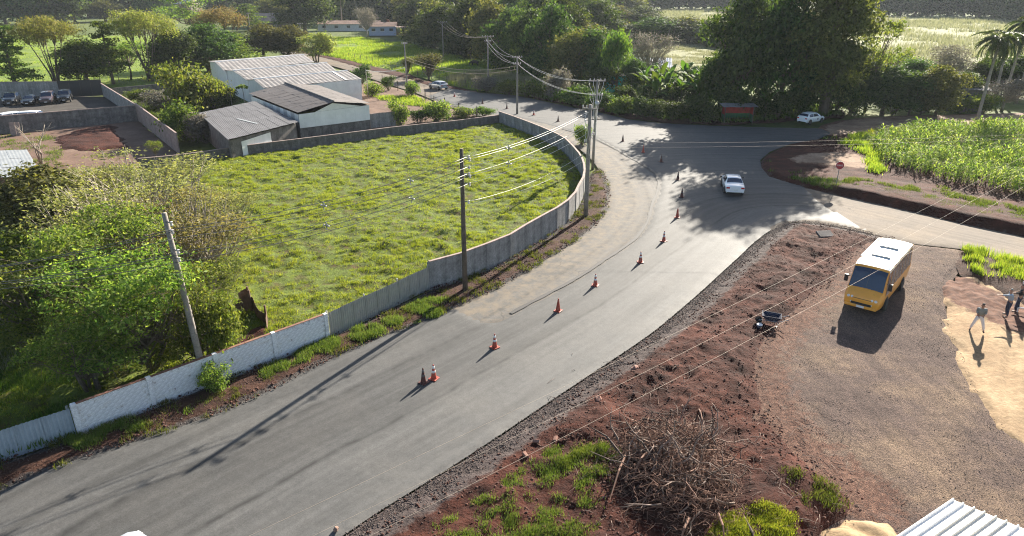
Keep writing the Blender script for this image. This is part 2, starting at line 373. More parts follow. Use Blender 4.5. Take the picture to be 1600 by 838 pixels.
M['teal_wall'] = flat('teal_wall', (.03, .48, .42), .8, 0, .15)
M['clay_tile'] = flat('clay_roof', (.26, .16, .12), .9, 0, .35, 2., .4)
M['skin'] = flat('skin', (.32, .17, .11), .6, 0, .08)
M['hair'] = flat('dark_hair', (.02, .015, .012), .8)
M['grey_cloth'] = flat('grey_shirt', (.2, .21, .2), .9, 0, .12, 12.)
M['pale_cloth'] = flat('pale_trousers', (.62, .58, .58), .9, 0, .1, 12.)
M['blue_cloth'] = flat('blue_shirt', (.3, .34, .4), .9, 0, .12, 12.)
M['navy_cloth'] = flat('navy_trousers', (.025, .03, .055), .9, 0, .2, 12.)
M['black_cloth'] = flat('black_shirt', (.02, .02, .022), .9)
M['cowhide'] = flat('black_cowhide', (.02, .016, .014), .8)
M['pasture'] = soil('bright_pasture', [(.3, (.07, .12, .02)), (.5, (.15, .21, .03)), (.72, (.23, .26, .06))], .2, 2.2, bmp=.8, bd=.3)
M['pale_pasture'] = soil('pale_tall_pasture', [(.3, (.13, .14, .055)), (.5, (.22, .22, .1)), (.72, (.3, .29, .15))], .15, 1., bmp=.8, bd=.4)
M['verge'] = soil('verge_soil', [(.3, (.024, .011, .008)), (.5, (.05, .022, .014)), (.7, (.09, .043, .028))], .8, 7, bmp=1., bd=.1, second=('grey', (.04, .034, .032), (.1, .088, .08)))
M['yard'] = soil('yard_dirt', [(.3, (.1, .058, .042)), (.55, (.16, .1, .072)), (.75, (.22, .15, .11))], .25, 3, bmp=.5, bd=.05)
M['dark_floor'] = soil('dark_yard_floor', [(.3, (.035, .03, .027)), (.7, (.08, .07, .06))], .4, 4, bmp=.4, bd=.03)
# ---------------------------------------------------------------- terrain out to the horizon
def make_ground():
    def axis(a, b, s0, g):
        r = [0.]; s = s0
        while r[-1] < b: r.append(r[-1]+s); s *= g
        q = [0.]; s = s0
        while q[-1] > a: q.append(q[-1]-s); s *= g
        return np.array(sorted(set(q+r)))
    gx = axis(-2500, 2500, 2.5, 1.045); gy = axis(-400, 3500, 2.5, 1.035)+60
    X, Y = np.meshgrid(gx, gy); r = np.hypot(X, Y-60)
    Z = -.28+(fbm(X, Y, .03, 4, 5)-.5)*.25+ss(800, 1500, r)*(8+16*fbm(X, Y, .003, 3, 9))
    ny, nx = X.shape; i = np.arange(nx*ny).reshape(ny, nx)
    F = np.stack([i[:-1, :-1], i[:-1, 1:], i[1:, 1:], i[1:, :-1]], -1).reshape(-1, 4)
    o = link('ground', mesh_np('ground', np.c_[X.ravel(), Y.ravel(), Z.ravel()], F, True), M['ground']); o['kind'] = 'structure'
make_ground()

# ---------------------------------------------------------------- roads
r_right = [(1365, 364), (1325, 355), (1275, 346), (1240, 345), (1220, 349), (1200, 362), (1176, 380), (1156, 400), (1128, 425), (1096, 455), (1040, 503),
           (1008, 528), (925, 583), (854, 630), (798, 668), (733, 711), (678, 746), (600, 793), (533, 838), (330, 975)]
r_left = [(-400, 950), (-200, 853), (0, 765), (100, 722), (200, 692), (275, 668), (361, 638), (400, 620), (450, 594), (515, 560), (575, 533), (618, 518), (650, 505), (676, 494), (711, 481), (746, 497), (771, 506)]
crack = [(800, 491), (850, 465), (895, 439), (928, 420), (950, 404), (980, 385), (1000, 369), (1014, 345), (1020, 318), (1027, 303), (1029, 276), (1015, 264), (990, 250), (960, 231), (928, 217),
         (905, 210), (883, 204), (865, 198), (830, 190), (790, 182), (760, 178), (726, 171), (695, 164), (667, 151)]
r_top = [(700, 137), (726, 142), (757, 146), (800, 148), (825, 153), (895, 168), (933, 175), (983, 187), (1038, 193), (1126, 197), (1198, 199), (1283, 201), (1300, 208), (1275, 219), (1235, 225), (1203, 237),
         (1188, 250), (1190, 262), (1202, 276), (1255, 291), (1292, 322), (1330, 343)]
edge_r = chaikin(PP(r_right[::-1]), 2, False)
crack_w = chaikin(PP(crack), 1, False)
k = (fbm(crack_w[:, 0], crack_w[:, 1], .35, 4, 21)-.5)*.5
crack_w[:, 0] += k; crack_w[:, 1] += k*.5
road_poly = np.vstack([PP(r_left), crack_w, PP(r_top), edge_r[::-1]])
region('road', road_poly, .42, M['asphalt'], .07, lambda x, y, d: .012*(fbm(x, y, .12, 2, 3)-.5), .09, .22, uvline=edge_r)
inner = [(690, 492), (711, 480), (760, 456), (800, 437), (828, 420), (870, 394), (905, 370), (935, 345), (948, 323), (950, 305), (945, 280), (935, 263), (922, 246), (902, 230), (870, 213), (835, 200), (800, 190), (776, 186), (740, 180)]
outer = [(740, 168), (790, 172), (868, 192), (932, 209), (968, 227), (1030, 258), (1042, 290), (1036, 345), (1012, 380), (962, 412), (900, 452), (800, 505), (740, 512)]
inner_w = chaikin(PP(inner), 2, False)
region('old_road_lane', np.vstack([inner_w, PP(outer)]), .35, M['old_asphalt'], .035, lambda x, y, d: .02*(fbm(x, y, .5, 2, 3)-.5), .07, .3, uvline=inner_w)
side_top = [(1180, 268), (1202, 278), (1255, 292), (1295, 302), (1375, 319), (1418, 329), (1450, 336), (1501, 349), (1551, 359), (1598, 369), (1800, 412)]
side_bot = [(1800, 470), (1700, 440), (1571, 404), (1513, 390), (1422, 380), (1365, 366), (1300, 352), (1240, 346), (1180, 370)]
side_w = chaikin(PP(side_top), 1, False)
region('side_road', np.vstack([side_w, PP(side_bot)]), .4, M['side_asphalt'], .04, lambda x, y, d: .02*(fbm(x, y, .5, 2, 3)-.5), .07, .25, uvline=side_w)
up_top = [(440, 74), (480, 83), (540, 98), (577, 109), (614, 117), (639, 122), (664, 131), (701, 137), (745, 143)]
up_bot = [(745, 178), (726, 174), (695, 165), (667, 152), (647, 144), (615, 134), (586, 125), (545, 110), (480, 92), (440, 82)]
upw = PP(up_top)
region('far_road', np.vstack([upw, PP(up_bot)]), .6, M['side_asphalt'], .03, None, .07, .3, uvline=upw)
def ribbon(name, line, wid, z, mat, seed=0):
    p = resample(line, .25); t = np.gradient(p, axis=0); t /= np.hypot(*t.T)[:, None]; nn = np.c_[t[:, 1], -t[:, 0]]
    wv = wid*(.35+1.1*fbm(p[:, 0], p[:, 1], 1.3, 3, seed)); a = p+nn*wv[:, None]*.5; b = p-nn*wv[:, None]*.5; n = len(p)
    V = np.vstack([np.c_[a, np.full(n, z)], np.c_[b, np.full(n, z)]]); i = np.arange(n-1)
    o = link(name, mesh_np(name, V, np.c_[i, i+1, i+1+n, i+n]), mat); o['kind'] = 'structure'; return o
M['tar'] = flat('tar_and_shadowed_crack', (.028, .026, .025), .8)
ribbon('road_joint', crack_w[:-14], .3, .076, M['tar'], 3)
region('dirt_road', chaikin(PP([(1270, 199), (1320, 185), (1410, 180), (1468, 179), (1598, 176), (1800, 170), (1800, 180), (1598, 189), (1466, 200), (1370, 210), (1292, 214)]), 1), .6, M['dust'], .02,
       lambda x, y, d: .08*(fbm(x, y, .4, 3, 2)-.5), .1, .8, attrs={'red': lambda x, y, d: .3+.3*(d < 1)})
region('dirt_shoulder', rough(PP([(470, 78), (505, 87), (540, 93), (577, 103), (640, 116), (664, 126), (706, 135), (735, 141), (735, 144), (700, 139), (664, 133), (640, 124), (614, 119), (577, 111), (540, 100), (505, 91), (470, 83)]), .8, .4), .5,
       M['red_soil'], .05, lambda x, y, d: .25*fbm(x, y, .8, 3, 4), .25, .8, attrs={'grey': lambda x, y, d: x*0})

# ---------------------------------------------------------------- open ground
wall_front = [(-200, 808), (-40, 737), (0, 722), (122, 680), (515, 528), (672, 450), (730, 433), (800, 403), (828, 383), (863, 363), (883, 350), (900, 330)]
wall_curve = [(905, 288), (913, 275), (914, 260), (908, 243), (895, 228), (880, 213), (838, 195), (800, 181)]
wf = PP(wall_front); wc = PP(wall_curve, 1.8); wb = PP([(780, 179), (711, 188), (621, 197), (517, 210), (386, 226), (283, 241), (215, 247)], 1.4)
wall_line = np.vstack([wf, wc, wb])
lot = np.vstack([wf+[[-.15, .15]]*len(wf), wc+[[-.2, 0]]*len(wc), wb+[[0, -.2]]*len(wb), PP([(120, 290), (0, 330), (-200, 420), (-500, 560), (-700, 900)])])
def lawn_h(x, y, d):
    b = fbm(x, y, .75, 4, 11); return .1+(.4*np.clip(b-.36, 0, 1)+.22*np.clip(fbm(x, y, 1.9, 2, 12)-.4, 0, 1))*ss(0, 1., d)*1.2+.3*fbm(x, y, .12, 2, 8)+.35*ss(.5, 8, d)*0
region('lot_turf', lot, .24, M['lawn'], .0, lawn_h, .1, .4)
V_ = chaikin(PP([(-250, 835), (-40, 737), (0, 722), (122, 681), (515, 529), (672, 451), (730, 436), (800, 405), (863, 365), (900, 335), (916, 300), (920, 270), (940, 262), (953, 290), (955, 318), (940, 347), (908, 374), (830, 425),
                     (711, 486), (650, 511), (575, 539), (515, 566), (400, 626), (275, 675), (100, 729), (0, 772), (-250, 880)]), 1)
verge_line = PP(inner[:12])
region('dirt_verge', V_, .13, M['verge'], .0, lambda x, y, d: .04+.17*fbm(x, y, 1.1, 5, 31)*ss(0, .9, d), .12, .5,
       attrs={'grey': lambda x, y, d: .1+.75*(1-ss(.1, .8, d))})
D_ = np.vstack([chaikin(PP([(330, 985), (533, 840), (600, 795), (678, 748), (733, 713), (798, 670), (854, 632), (925, 585), (1008, 530), (1040, 505), (1096, 457), (1128, 427), (1156, 402), (1176, 382), (1200, 364), (1220, 351), (1240, 347), (1275, 348), (1325, 357), (1365, 366)]), 1, False),
                chaikin(PP([(1400, 374), (1345, 388), (1318, 425), (1262, 478), (1215, 520), (1190, 560), (1195, 620), (1230, 690), (1290, 742), (1350, 785), (1345, 815), (1290, 845), (1200, 1000), (500, 1060)]), 2, False)])
road_edge = edge_r
def dirt_h(x, y, d):
    de, _, _, _ = near(x, y, edge_r, False)
    big = fbm(x, y, .45, 5, 41); ridge = np.abs(fbm(x, y, .9, 4, 77)-.5)*2
    furrow = (fbm((x*.55+y*.83)*.25, (x*.83-y*.55)*1.2, 1., 3, 5)-.5)*.3   # tyre and blade furrows along the road
    return (-.02+.06*ss(0, 1.2, de)+(.62*(big-.38)+.2*(1-ridge)+1.3*furrow)*ss(.6, 2.4, de))*ss(0, 1.4, d)+.12*(fbm(x, y, 2.6, 3, 9)-.4)*ss(.1, .8, d)
region('dirt_bank', D_, .1, M['red_soil'], .03, dirt_h, .1, .5,
       attrs={'grey': lambda x, y, d: .95-.95*ss(.5, 2.2, near(x, y, edge_r, False)[0])+.3*(1-ss(.2, 2.2, d))})
Gp = chaikin(PP([(1310, 362), (1422, 381), (1513, 391), (1525, 402), (1492, 428), (1476, 470), (1482, 505), (1504, 555), (1526, 612), (1545, 640), (1610, 695), (1750, 800), (1750, 1100), (1000, 1100), (1060, 800), (1140, 600), (1140, 540), (1250, 440), (1290, 390)]), 1)
gd = PP([(1400, 374), (1345, 388), (1318, 425), (1262, 478), (1215, 520), (1190, 560), (1195, 620), (1230, 690), (1290, 742), (1350, 785)])
gs = PP([(1476, 440), (1480, 500), (1504, 555), (1526, 612), (1600, 695)])
region('gravel_yard', Gp, .16, M['gravel'], .03, lambda x, y, d: .07*(fbm(x, y, .5, 4, 51)-.5)+.05*fbm(x, y, 3, 2, 4), .12, .6,
       attrs={'red': lambda x, y, d: .62-.55*ss(.2, 3.2, near(x, y, gd, False)[0])+.25*(fbm(x, y, .25, 3, 66)-.4)})
Sp = rough(PP([(1474, 432), (1500, 428), (1560, 440), (1640, 470), (1760, 520), (1950, 850), (1640, 735), (1560, 672), (1526, 630), (1505, 585), (1482, 535), (1473, 495)]), .3, .9, .9)
ruts = lambda x, y: (fbm((x*.83-y*.56)*2.2, (x*.56+y*.83)*.25, 1., 3, 5)-.5)
ppl = PP([(1480, 440), (1530, 470), (1600, 505)])
region('sand_path', Sp, .13, M['sand'], .045, lambda x, y, d: .3*ruts(x, y)+.22*(fbm(x, y, 1.3, 4, 71)-.4)*(1-ss(1., 3.4, near(x, y, ppl, False)[0])), .12, .5,
       attrs={'red': lambda x, y, d: .95-1.*ss(.6, 3.2, near(x, y, ppl, False)[0])})
region('grass_bank', rough(PP([(1495, 391), (1571, 405), (1700, 442), (1760, 520), (1600, 482), (1540, 448), (1500, 432), (1492, 415)]), .5, .3), .2, M['verge'], .06,
       lambda x, y, d: .25*ss(0, 2., d)+.15*fbm(x, y, 1., 3, 3), .12, .5, attrs={'grey': lambda x, y, d: x*0})
region('sand_patch', rough(PP([(1275, 828), (1310, 812), (1350, 806), (1390, 818), (1420, 845), (1400, 900), (1280, 900), (1255, 850)]), .3, .12), .1, M['sand'], .13,
       lambda x, y, d: .05*np.sin(near(x, y, PP([(1300, 900), (1310, 905)]), False)[0]*7)+.12*ss(0, .8, d), .15, .5, attrs={'red': lambda x, y, d: x*0-.2})
I_ = np.vstack([chaikin(PP([(1800, 416), (1598, 370), (1551, 360), (1501, 350), (1450, 337), (1418, 330), (1375, 320), (1295, 303), (1255, 293), (1203, 278), (1190, 263), (1188, 251), (1203, 238), (1235, 226), (1275, 220)]), 1, False),
                PP([(1340, 209), (1370, 212), (1466, 201), (1598, 190), (1800, 181)])])
island_edge = PP([(1375, 320), (1450, 337), (1551, 360), (1800, 416)])
region('field_verge', I_, .22, M['red_soil'], .04, lambda x, y, d: .3*ss(0, .8, d)+.35*(1-ss(2, 9, near(x, y, island_edge, False)[0]))*ss(.2, 1., d)+.2*(fbm(x, y, .8, 5, 8)-.4)*ss(.2, 1.2, d), .12, .4,
       attrs={'grey': lambda x, y, d: .05+.4*(1-ss(.1, .8, d))})
region('dusty_clearing', rough(PP([(1208, 252), (1250, 243), (1300, 240), (1345, 246), (1372, 260), (1372, 275), (1330, 272), (1290, 266), (1240, 262)]), .6, .7), .25, M['dust'], .42, lambda x, y, d: .08*(fbm(x, y, .9, 3, 3)-.5), .22, 1.,
       attrs={'red': lambda x, y, d: .75-.6*ss(.2, 2., d)})
region('roadside_soil', rough(PP([(820, 150), (895, 166), (933, 173), (983, 185), (1038, 191.5), (1126, 195.5), (1320, 184), (1320, 172), (1100, 180), (1000, 172), (950, 160), (900, 148), (850, 146)]), .8, .4), .4, M['verge'], .08,
       lambda x, y, d: .4*fbm(x, y, .6, 4, 13), .3, .7, attrs={'grey': lambda x, y, d: x*0})
region('yard_ground', rough(PP([(-150, 225), (0, 210), (215, 189), (278, 239), (215, 262), (120, 290), (0, 335), (-150, 390)]), 1., .4), .5, M['yard'], .02, lambda x, y, d: .15*fbm(x, y, .5, 3, 4), .15, 1.)
region('bare_red_earth', rough(PP([(84, 216), (140, 201), (178, 196), (206, 232), (150, 238), (88, 237)]), .8, .7), .4, M['red_soil'], .12, lambda x, y, d: .4*fbm(x, y, .7, 4, 14), .3, .9, attrs={'grey': lambda x, y, d: x*0})
region('parking_floor', PP([(-250, 205), (-100, 195), (0, 208), (215, 189), (166, 150), (95, 150), (-250, 172)]), 1., M['dark_floor'], .0, None, .1, .3)
region('warehouse_yard', rough(PP([(545, 135), (586, 127), (647, 146), (695, 167), (770, 188), (720, 196), (600, 206), (560, 200)]), 1., .4), .4, M['yard'], .0, lambda x, y, d: .12*fbm(x, y, .6, 3, 4), .12, .6)
region('near_pasture', chaikin(PP([(-350, 175), (0, 150), (160, 136), (330, 132), (420, 90), (420, 58), (0, 55), (-350, 62)]), 1), 1.4, M['pasture'], -.02, lambda x, y, d: .25*fbm(x, y, .2, 4, 6), .2, 2.)
region('middle_pasture', chaikin(PP([(500, 85), (577, 103), (640, 116), (706, 134), (757, 144), (825, 151), (900, 158), (905, 140), (830, 125), (780, 108), (700, 88), (640, 72), (560, 60), (500, 60)]), 1), 1., M['pasture'], -.02, lambda x, y, d: .35*fbm(x, y, .25, 4, 6), .2, 2.)
region('sunny_clearing', chaikin(PP([(1030, 112), (1125, 118), (1125, 84), (1090, 66), (1030, 68)]), 1), 1.4, M['pale_pasture'], -.02, lambda x, y, d: .3*fbm(x, y, .2, 4, 6), .2, 2.)
region('far_pasture', chaikin(PP([(1000, 48), (1240, 60), (1420, 110), (1600, 110), (1750, 80), (1750, 32), (1370, 26), (1240, 17), (1000, 12)]), 1), 3., M['pale_pasture'], .0, lambda x, y, d: .8*fbm(x, y, .1, 4, 6), .2, 4.)
# ---------------------------------------------------------------- walls and fences
def along(line, step):
    p = resample(line, step); return [(Vector((*a, 0)), Vector((*b, 0))) for a, b in zip(p[:-1], p[1:])]
def corrugated(name, L, H, pitch=.12, amp=.014, mat=None, trap=True):
    n = max(2, int(L/pitch)); V = []; F = []
    prof = []
    for i in range(n):
        x0 = L*i/n; q = L/n
        prof += [(x0, 0), (x0+q*.4, 0), (x0+q*.5, amp*2), (x0+q*.9, amp*2)] if trap else [(x0, 0), (x0+q*.25, amp), (x0+q*.5, 0), (x0+q*.75, -amp)]
    prof.append((L, 0))
    for x, y in prof: V += [(x, y, 0), (x, y, H)]
    for i in range(len(prof)-1): F.append((2*i, 2*i+2, 2*i+3, 2*i+1))
    me = bpy.data.meshes.new(name); me.from_pydata(V, [], F); me.update(); return me
def sheet_fence(name, label, line, H, mat, cat='fence', sheet=.9, z=-.05):
    segs = along(line, sheet); c = segs[0][0]; t = thing(name, label, cat, c)
    L = (segs[0][1]-segs[0][0]).length; me = corrugated('metal_sheet', L+.05, H, .15, .016)
    fr = MB()
    for i, (a, b) in enumerate(segs):
        d = b-a; rz = math.atan2(d.y, d.x)
        o = link('metal_sheet', me, mat, t, a-c+Vector((0, 0, z+random.uniform(-.012, .012))), (random.uniform(-.012, .012), 0, rz))
    a, b = segs[0][0]-c, segs[-1][1]-c; d = (b-a).normalized(); nrm = Vector((-d.y, d.x, 0))
    for zz in (.35, H-.3): fr.tube([q[0]-c+nrm*.075+Vector((0, 0, zz)) for q in segs]+[b+nrm*.075+Vector((0, 0, zz))], .03, 4)
    for i in range(0, len(segs)+1, 3):
        p = (segs[min(i, len(segs)-1)][0 if i < len(segs) else 1]-c)+nrm*.12; fr.box((p.x, p.y, H/2), (.08, .08, H+.1))
    fr.build('rail_frame', M['zinc'], t); return t
def slab_wall(name, label, line, H, mat, panel=2.4, cap=True, th=.14, post=True, z=-.15, rows=1):
    segs = along(line, panel); c = segs[0][0]; t = thing(name, label, 'wall', c); L = (segs[0][1]-segs[0][0]).length
    h = (H-z)/rows; pm = MB().box((L/2, 0, h/2), (L-.025, th, h-.012)).mesh('wall_panel'); cm = MB().box((L/2, 0, .03), (L-.01, th+.05, .06)).mesh('coping')
    po = MB().box((0, 0, (H-z)/2), (.17, th+.05, H-z-.01)).mesh('wall_post')
    for i, (a, b) in enumerate(segs):
        d = b-a; rz = math.atan2(d.y, d.x)
        for r in range(rows): link('wall_panel', pm, mat, t, a-c+Vector((0, 0, z+r*h+random.uniform(-.006, .006))), (random.uniform(-.006, .006), 0, rz))
        if cap: link('coping', cm, M['coping'], t, a-c+Vector((0, 0, H)), (0, 0, rz))
        if post: link('wall_post', po, mat, t, a-c+Vector((0, 0, z)), (0, 0, rz))
    return t
M['coping'] = flat('mossy_pink_coping', (.3, .22, .19), .9, 0, .4, 2.)
sheet_fence('metal_fence', 'bluish corrugated metal sheet fence at the corner beside the white brick wall', PP([(-320, 860), (-40, 736), (0, 721), (118, 681)]), 1.4, M['zinc_blue'], sheet=.95)
sheet_fence('metal_gate', 'beige corrugated metal sheet gate between white brick wall and grey concrete wall', PP([(517, 528), (672, 451)]), 1.55, M['zinc'], 'gate', .82)
slab_wall('concrete_wall', 'grey concrete slab wall curving round the grassy lot beside the bend', np.vstack([wf[5:], chaikin(wc, 1, False), wb[:1]]), 1.78, M['concrete'], 2.3)
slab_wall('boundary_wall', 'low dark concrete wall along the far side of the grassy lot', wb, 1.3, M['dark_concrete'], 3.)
def brick_wall():
    a, b = (Vector((*p, 0)) for p in PP([(122, 681), (515, 529)])); d = b-a; L = d.length; rz = math.atan2(d.y, d.x); H = 1.56
    t = thing('brick_wall', 'whitewashed brick wall below the leaning utility pole and green bushes', 'wall', a, rz)
    MB().box((L/2, .0, H/2-.1), (L, .12, H+.1)).build('mortar_core', M['mortar'], t)
    for k in range(5): MB().box((.12+(L-.24)*k/4, -.015, H/2-.08), (.2, .2, H+.16)).build('pilaster', M['whitewash'], t)
    for k in range(8): MB().box(((k+.5)*L/8, 0, H-.03), (L/8-.02, .16, .025)).build('coping', M['terracotta'], t)
    me = MB().box((0, 0, 0), (.298, .05, .131)).mesh('brick'); rest = MB(); n = 0
    for r in range(10):
        for q in range(int(L/.302)):
            x = .22+q*.302+(r % 2)*.15+(r*37 % 5)*.02+random.uniform(-.004, .004); z = .02+r*.139+.06
            if x > L-.2 or min(abs(x-(.12+(L-.24)*k/4)) for k in range(5)) < .2: continue
            y = (-.046 if random.random() > .07 else -.028)+random.uniform(-.006, .004)
            if n < 300 and r > 0 or random.random() < 0: n += 1; link('brick', me, M['whitewash'], t, (x, y, z), (0, random.uniform(-.02, .02), random.uniform(-.02, .02)))
            else: rest.box((x, y, z), (.298, .05, .131))
    rest.build('bricks', M['whitewash'], t)['kind'] = 'stuff'
brick_wall()
# walls round the car yard on the left
A_, B_ = P(0, 208), P(216, 189); h1 = 2.1
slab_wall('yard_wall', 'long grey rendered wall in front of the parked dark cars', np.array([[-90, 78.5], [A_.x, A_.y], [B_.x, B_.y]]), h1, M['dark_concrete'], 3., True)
C_ = P(162, 149.5)
slab_wall('side_wall', 'pale concrete side wall of the car yard running back from the corner', np.array([[B_.x+.2, B_.y+.3], [C_.x, C_.y]]), 2., M['concrete'], 3.)
D0 = P(95, 152.5); slab_wall('back_wall', 'blue grey shaded wall behind the row of dark parked cars', np.array([[-110, D0.y-2.6], [D0.x, D0.y]]), 2.6, M['concrete'], 3.2)
def mesh_screen():
    a, b = D0, C_; d = b-a; t = thing('shade_screen', 'black shade net screen closing the back of the car yard', 'screen', a, math.atan2(d.y, d.x)); L = d.length
    for k in range(4): MB().box(((k+.5)*L/4, 0, 1.35), (L/4-.03, .03, 2.7)).build('panel', M['black'], t)
    for k in range(5): MB().tube([(k*L/4, .05, -.1), (k*L/4, .05, 2.85)], .05, 6).build('post', M['wood'], t)
mesh_screen()
slab_wall('sloping_wall', 'rendered wall running down beside the bare red earth lot', np.array([PP([(217, 188)])[0], PP([(281, 240)])[0]]), 2.3, M['coping'], 3.)
slab_wall('garden_wall', 'weathered low wall behind the trees along the green pasture', np.array([C_[:2], P(330, 133)[:2]]), 1.1, M['dark_concrete'], 4., False)

def post_fence(name, label, line, gap, h=1.2, r=.06, wires=3, mat='wood'):
    p = resample(line, gap); c = Vector((*p[0], 0)); t = thing(name, label, 'fence', c); me = MB().tube([(0, 0, -.3), (.01, 0, h*.5), (0, .01, h)], [r*1.1, r, r*.95], 6).mesh('post')
    for q in p: link('post', me, M[mat], t, Vector((*q, 0))-c, (random.uniform(-.05, .05), random.uniform(-.05, .05), random.uniform(0, 6)), (1, 1, random.uniform(.9, 1.12)))
    if wires:
        m = MB()
        for k in range(wires):
            z = h*(.35+.55*k/max(1, wires-1)); m.tube([Vector((*q, z))-c for q in p], .012, 3)
        m.build('strand', M['wire'], t)
post_fence('pasture_fence', 'wooden post and wire fence along the red dirt shoulder of the far road', PP([(490, 82), (540, 90), (600, 102), (660, 120), (712, 133), (760, 143)]), 3.4, 1.3)
post_fence('paddock_fence', 'pale post fence crossing the shaded pasture below the forest', PP([(640, 68), (683, 80), (730, 91), (800, 101), (860, 107)]), 5.5, 1.6, .09, 2)
post_fence('yard_fence', 'thin wooden post fence along the road in front of the warehouse yard', PP([(598, 132), (625, 143), (668, 160), (684, 168), (713, 178), (745, 186)]), 4.2, 1.7, .07, 3)
post_fence('wire_fence', 'post and wire fence at the edge of the green pasture behind the trees', PP([(-60, 142), (100, 132), (200, 128), (330, 120)]), 4., 1.3)

# ---------------------------------------------------------------- buildings
def roof_sheets(t, a, b, c, d, nu, nv, mat, name='roof_sheet', lift=.0, pitch=.2, amp=.022, jit=.012):   # a-b along the eave, d-c along the ridge; corrugations run a->d
    a, b, c, d = (Vector(q) for q in (a, b, c, d)); nn = (b-a).cross(d-a).normalized()
    if nn.z < 0: nn = -nn
    L = (b-a).length/nu; n = max(2, int(L/pitch))
    for i in range(nu):
        for j in range(nv):
            V = []; F = []; jl = random.uniform(0, jit)+.018*((j+i) % 2)+lift
            for u in range(2*n+1):
                f = (i+u/(2*n)*1.0)/nu; e = jl+amp*(u % 2)
                for g in (j/nv-(.03/nv if j else 0), (j+1)/nv):
                    p = (a*(1-f)+b*f)*(1-g)+(d*(1-f)+c*f)*g; V.append(p+nn*e)
            for u in range(2*n): F.append((2*u, 2*u+2, 2*u+3, 2*u+1))
            me = bpy.data.meshes.new(name); me.from_pydata(V, [], F); me.update(); link(name, me, mat, t)
def wall_sheets(t, a, b, z0a, z1a, z0b, z1b, n, mat, name='wall_sheet'):
    a, b = Vector(a), Vector(b)
    for i in range(n):
        V = []; F = []; d = (b-a).normalized(); nn = Vector((d.y, -d.x, 0)); m = 5
        for u in range(2*m+1):
            f = (i+u/(2*m))/n; p = a*(1-f)+b*f+nn*(.02*(u % 2)+.008*(i % 2)); lo = z0a*(1-f)+z0b*f; hi = z1a*(1-f)+z1b*f
            V += [(p.x, p.y, lo), (p.x, p.y, hi)]
        for u in range(2*m): F.append((2*u, 2*u+2, 2*u+3, 2*u+1))
        me = bpy.data.meshes.new(name); me.from_pydata(V, [], F); me.update(); link(name, me, mat, t)
def shade_box(t, pts, z0, z1, mat, name='wall'):       # closed walls under a roof
    m = MB(); n = len(pts)
    for i in range(n):
        a, b = Vector(pts[i]), Vector(pts[(i+1) % n])
        za = z1[i] if hasattr(z1, '__len__') else z1; zb = z1[(i+1) % n] if hasattr(z1, '__len__') else z1
        d = (b-a); d.z = 0; d.normalize(); nn = Vector((-d.y, d.x, 0))*.12
        o = MB().add([(a.x, a.y, z0), (b.x, b.y, z0), (b.x, b.y, zb), (a.x, a.y, za), (a.x+nn.x, a.y+nn.y, z0), (b.x+nn.x, b.y+nn.y, z0), (b.x+nn.x, b.y+nn.y, zb), (a.x+nn.x, a.y+nn.y, za)],
                     [(0, 1, 2, 3), (7, 6, 5, 4), (3, 2, 6, 7), (0, 4, 5, 1), (1, 5, 6, 2), (0, 3, 7, 4)]).build(name, mat, t)
def V2(p, z): return Vector((p[0], p[1], z))
# brown gabled warehouse
t = thing('gabled_warehouse', 'warehouse with brown gable roof and white sheet front behind the lot wall', 'warehouse')
fl, fr_, rf, rb, lb = P(465, 177, 3.2), P(579, 162, 3.4), P(521, 160, 4.1), P(446, 131, 4.1), P(389, 147, 3.2)
rbk = rb+(fr_-rf)*1.0; rbk.z = 3.4
roof_sheets(t, fl+Vector((0, 0, .05)), lb+Vector((0, 0, .05)), rb+Vector((0, 0, .05)), rf+Vector((0, 0, .05)), 18, 3, M['fibre_brown'])
roof_sheets(t, rbk, fr_, rf+Vector((0, 0, .05)), rb+Vector((0, 0, .05)), 18, 3, M['fibre_brown'])
MB().tube([rf+Vector((0, 0, .1)), rb+Vector((0, 0, .1))], .16, 6).build('ridge_cap', M['fibre_brown'], t)
ctr = (fl+fr_+lb+rbk)/4
ins = lambda p, k=.03: V2(p+(ctr-p)*k, 0)
q = [ins(fl), ins(fr_), ins(rbk), ins(lb)]
shade_box(t, q, -.2, [2.95, 3.2, 3.2, 2.95], M['dark_concrete'])
a, b = q[0]+(q[0]-q[3]).normalized()*.1, q[1]+(q[1]-q[2]).normalized()*.1
wall_sheets(t, a, b, 1.3, 3.0, 1.3, 3.2, 14, M['white_sheet'])
mid = (a+b)/2; gm = V2(rf+(ctr-rf)*.04, 0)
gable = MB().add([V2(a+(b-a)*.22, 3.05), V2(b-(b-a)*.12, 3.2), V2(gm, 3.95)], [(0, 1, 2)]).build('gable_panel', M['white_sheet'], t)
wall_sheets(t, q[3], q[0]+Vector((0, .02, 0)), 2., 2.95, 2., 2.95, 14, M['white_sheet'])
# low lean-to with dark roof
t = thing('low_shed', 'low lean-to shed with dark flat sheet roof beside the gabled warehouse', 'shed')
c0, c1, c2, c3 = P(399, 158, 2.9), P(466, 191, 2.5), P(356, 219, 2.5), P(310, 177, 2.9)
roof_sheets(t, c1, c2, c3, c0, 14, 3, M['fibre_dark'])
MB().sheet(c1*.55+c2*.45+Vector((0, .0, .07))+(c0-c1)*.22, c1*.52+c2*.48+Vector((0, 0, .07))+(c0-c1)*.22, c1*.40+c2*.60+(c0-c1)*.5+Vector((0, 0, .07)), c1*.43+c2*.57+(c0-c1)*.5+Vector((0, 0, .07)), .01).build('skylight_sheet', M['zinc'], t)
cc = (c0+c1+c2+c3)/4; q = [V2(p+(cc-p)*.05, 0) for p in (c2, c1, c0, c3)]
shade_box(t, q, -.2, [2.3, 2.3, 2.7, 2.7], M['dark_concrete'])
d = (q[0]-q[1]).normalized(); nn = Vector((d.y, -d.x, 0))
nn = nn if nn.y < 0 else -nn
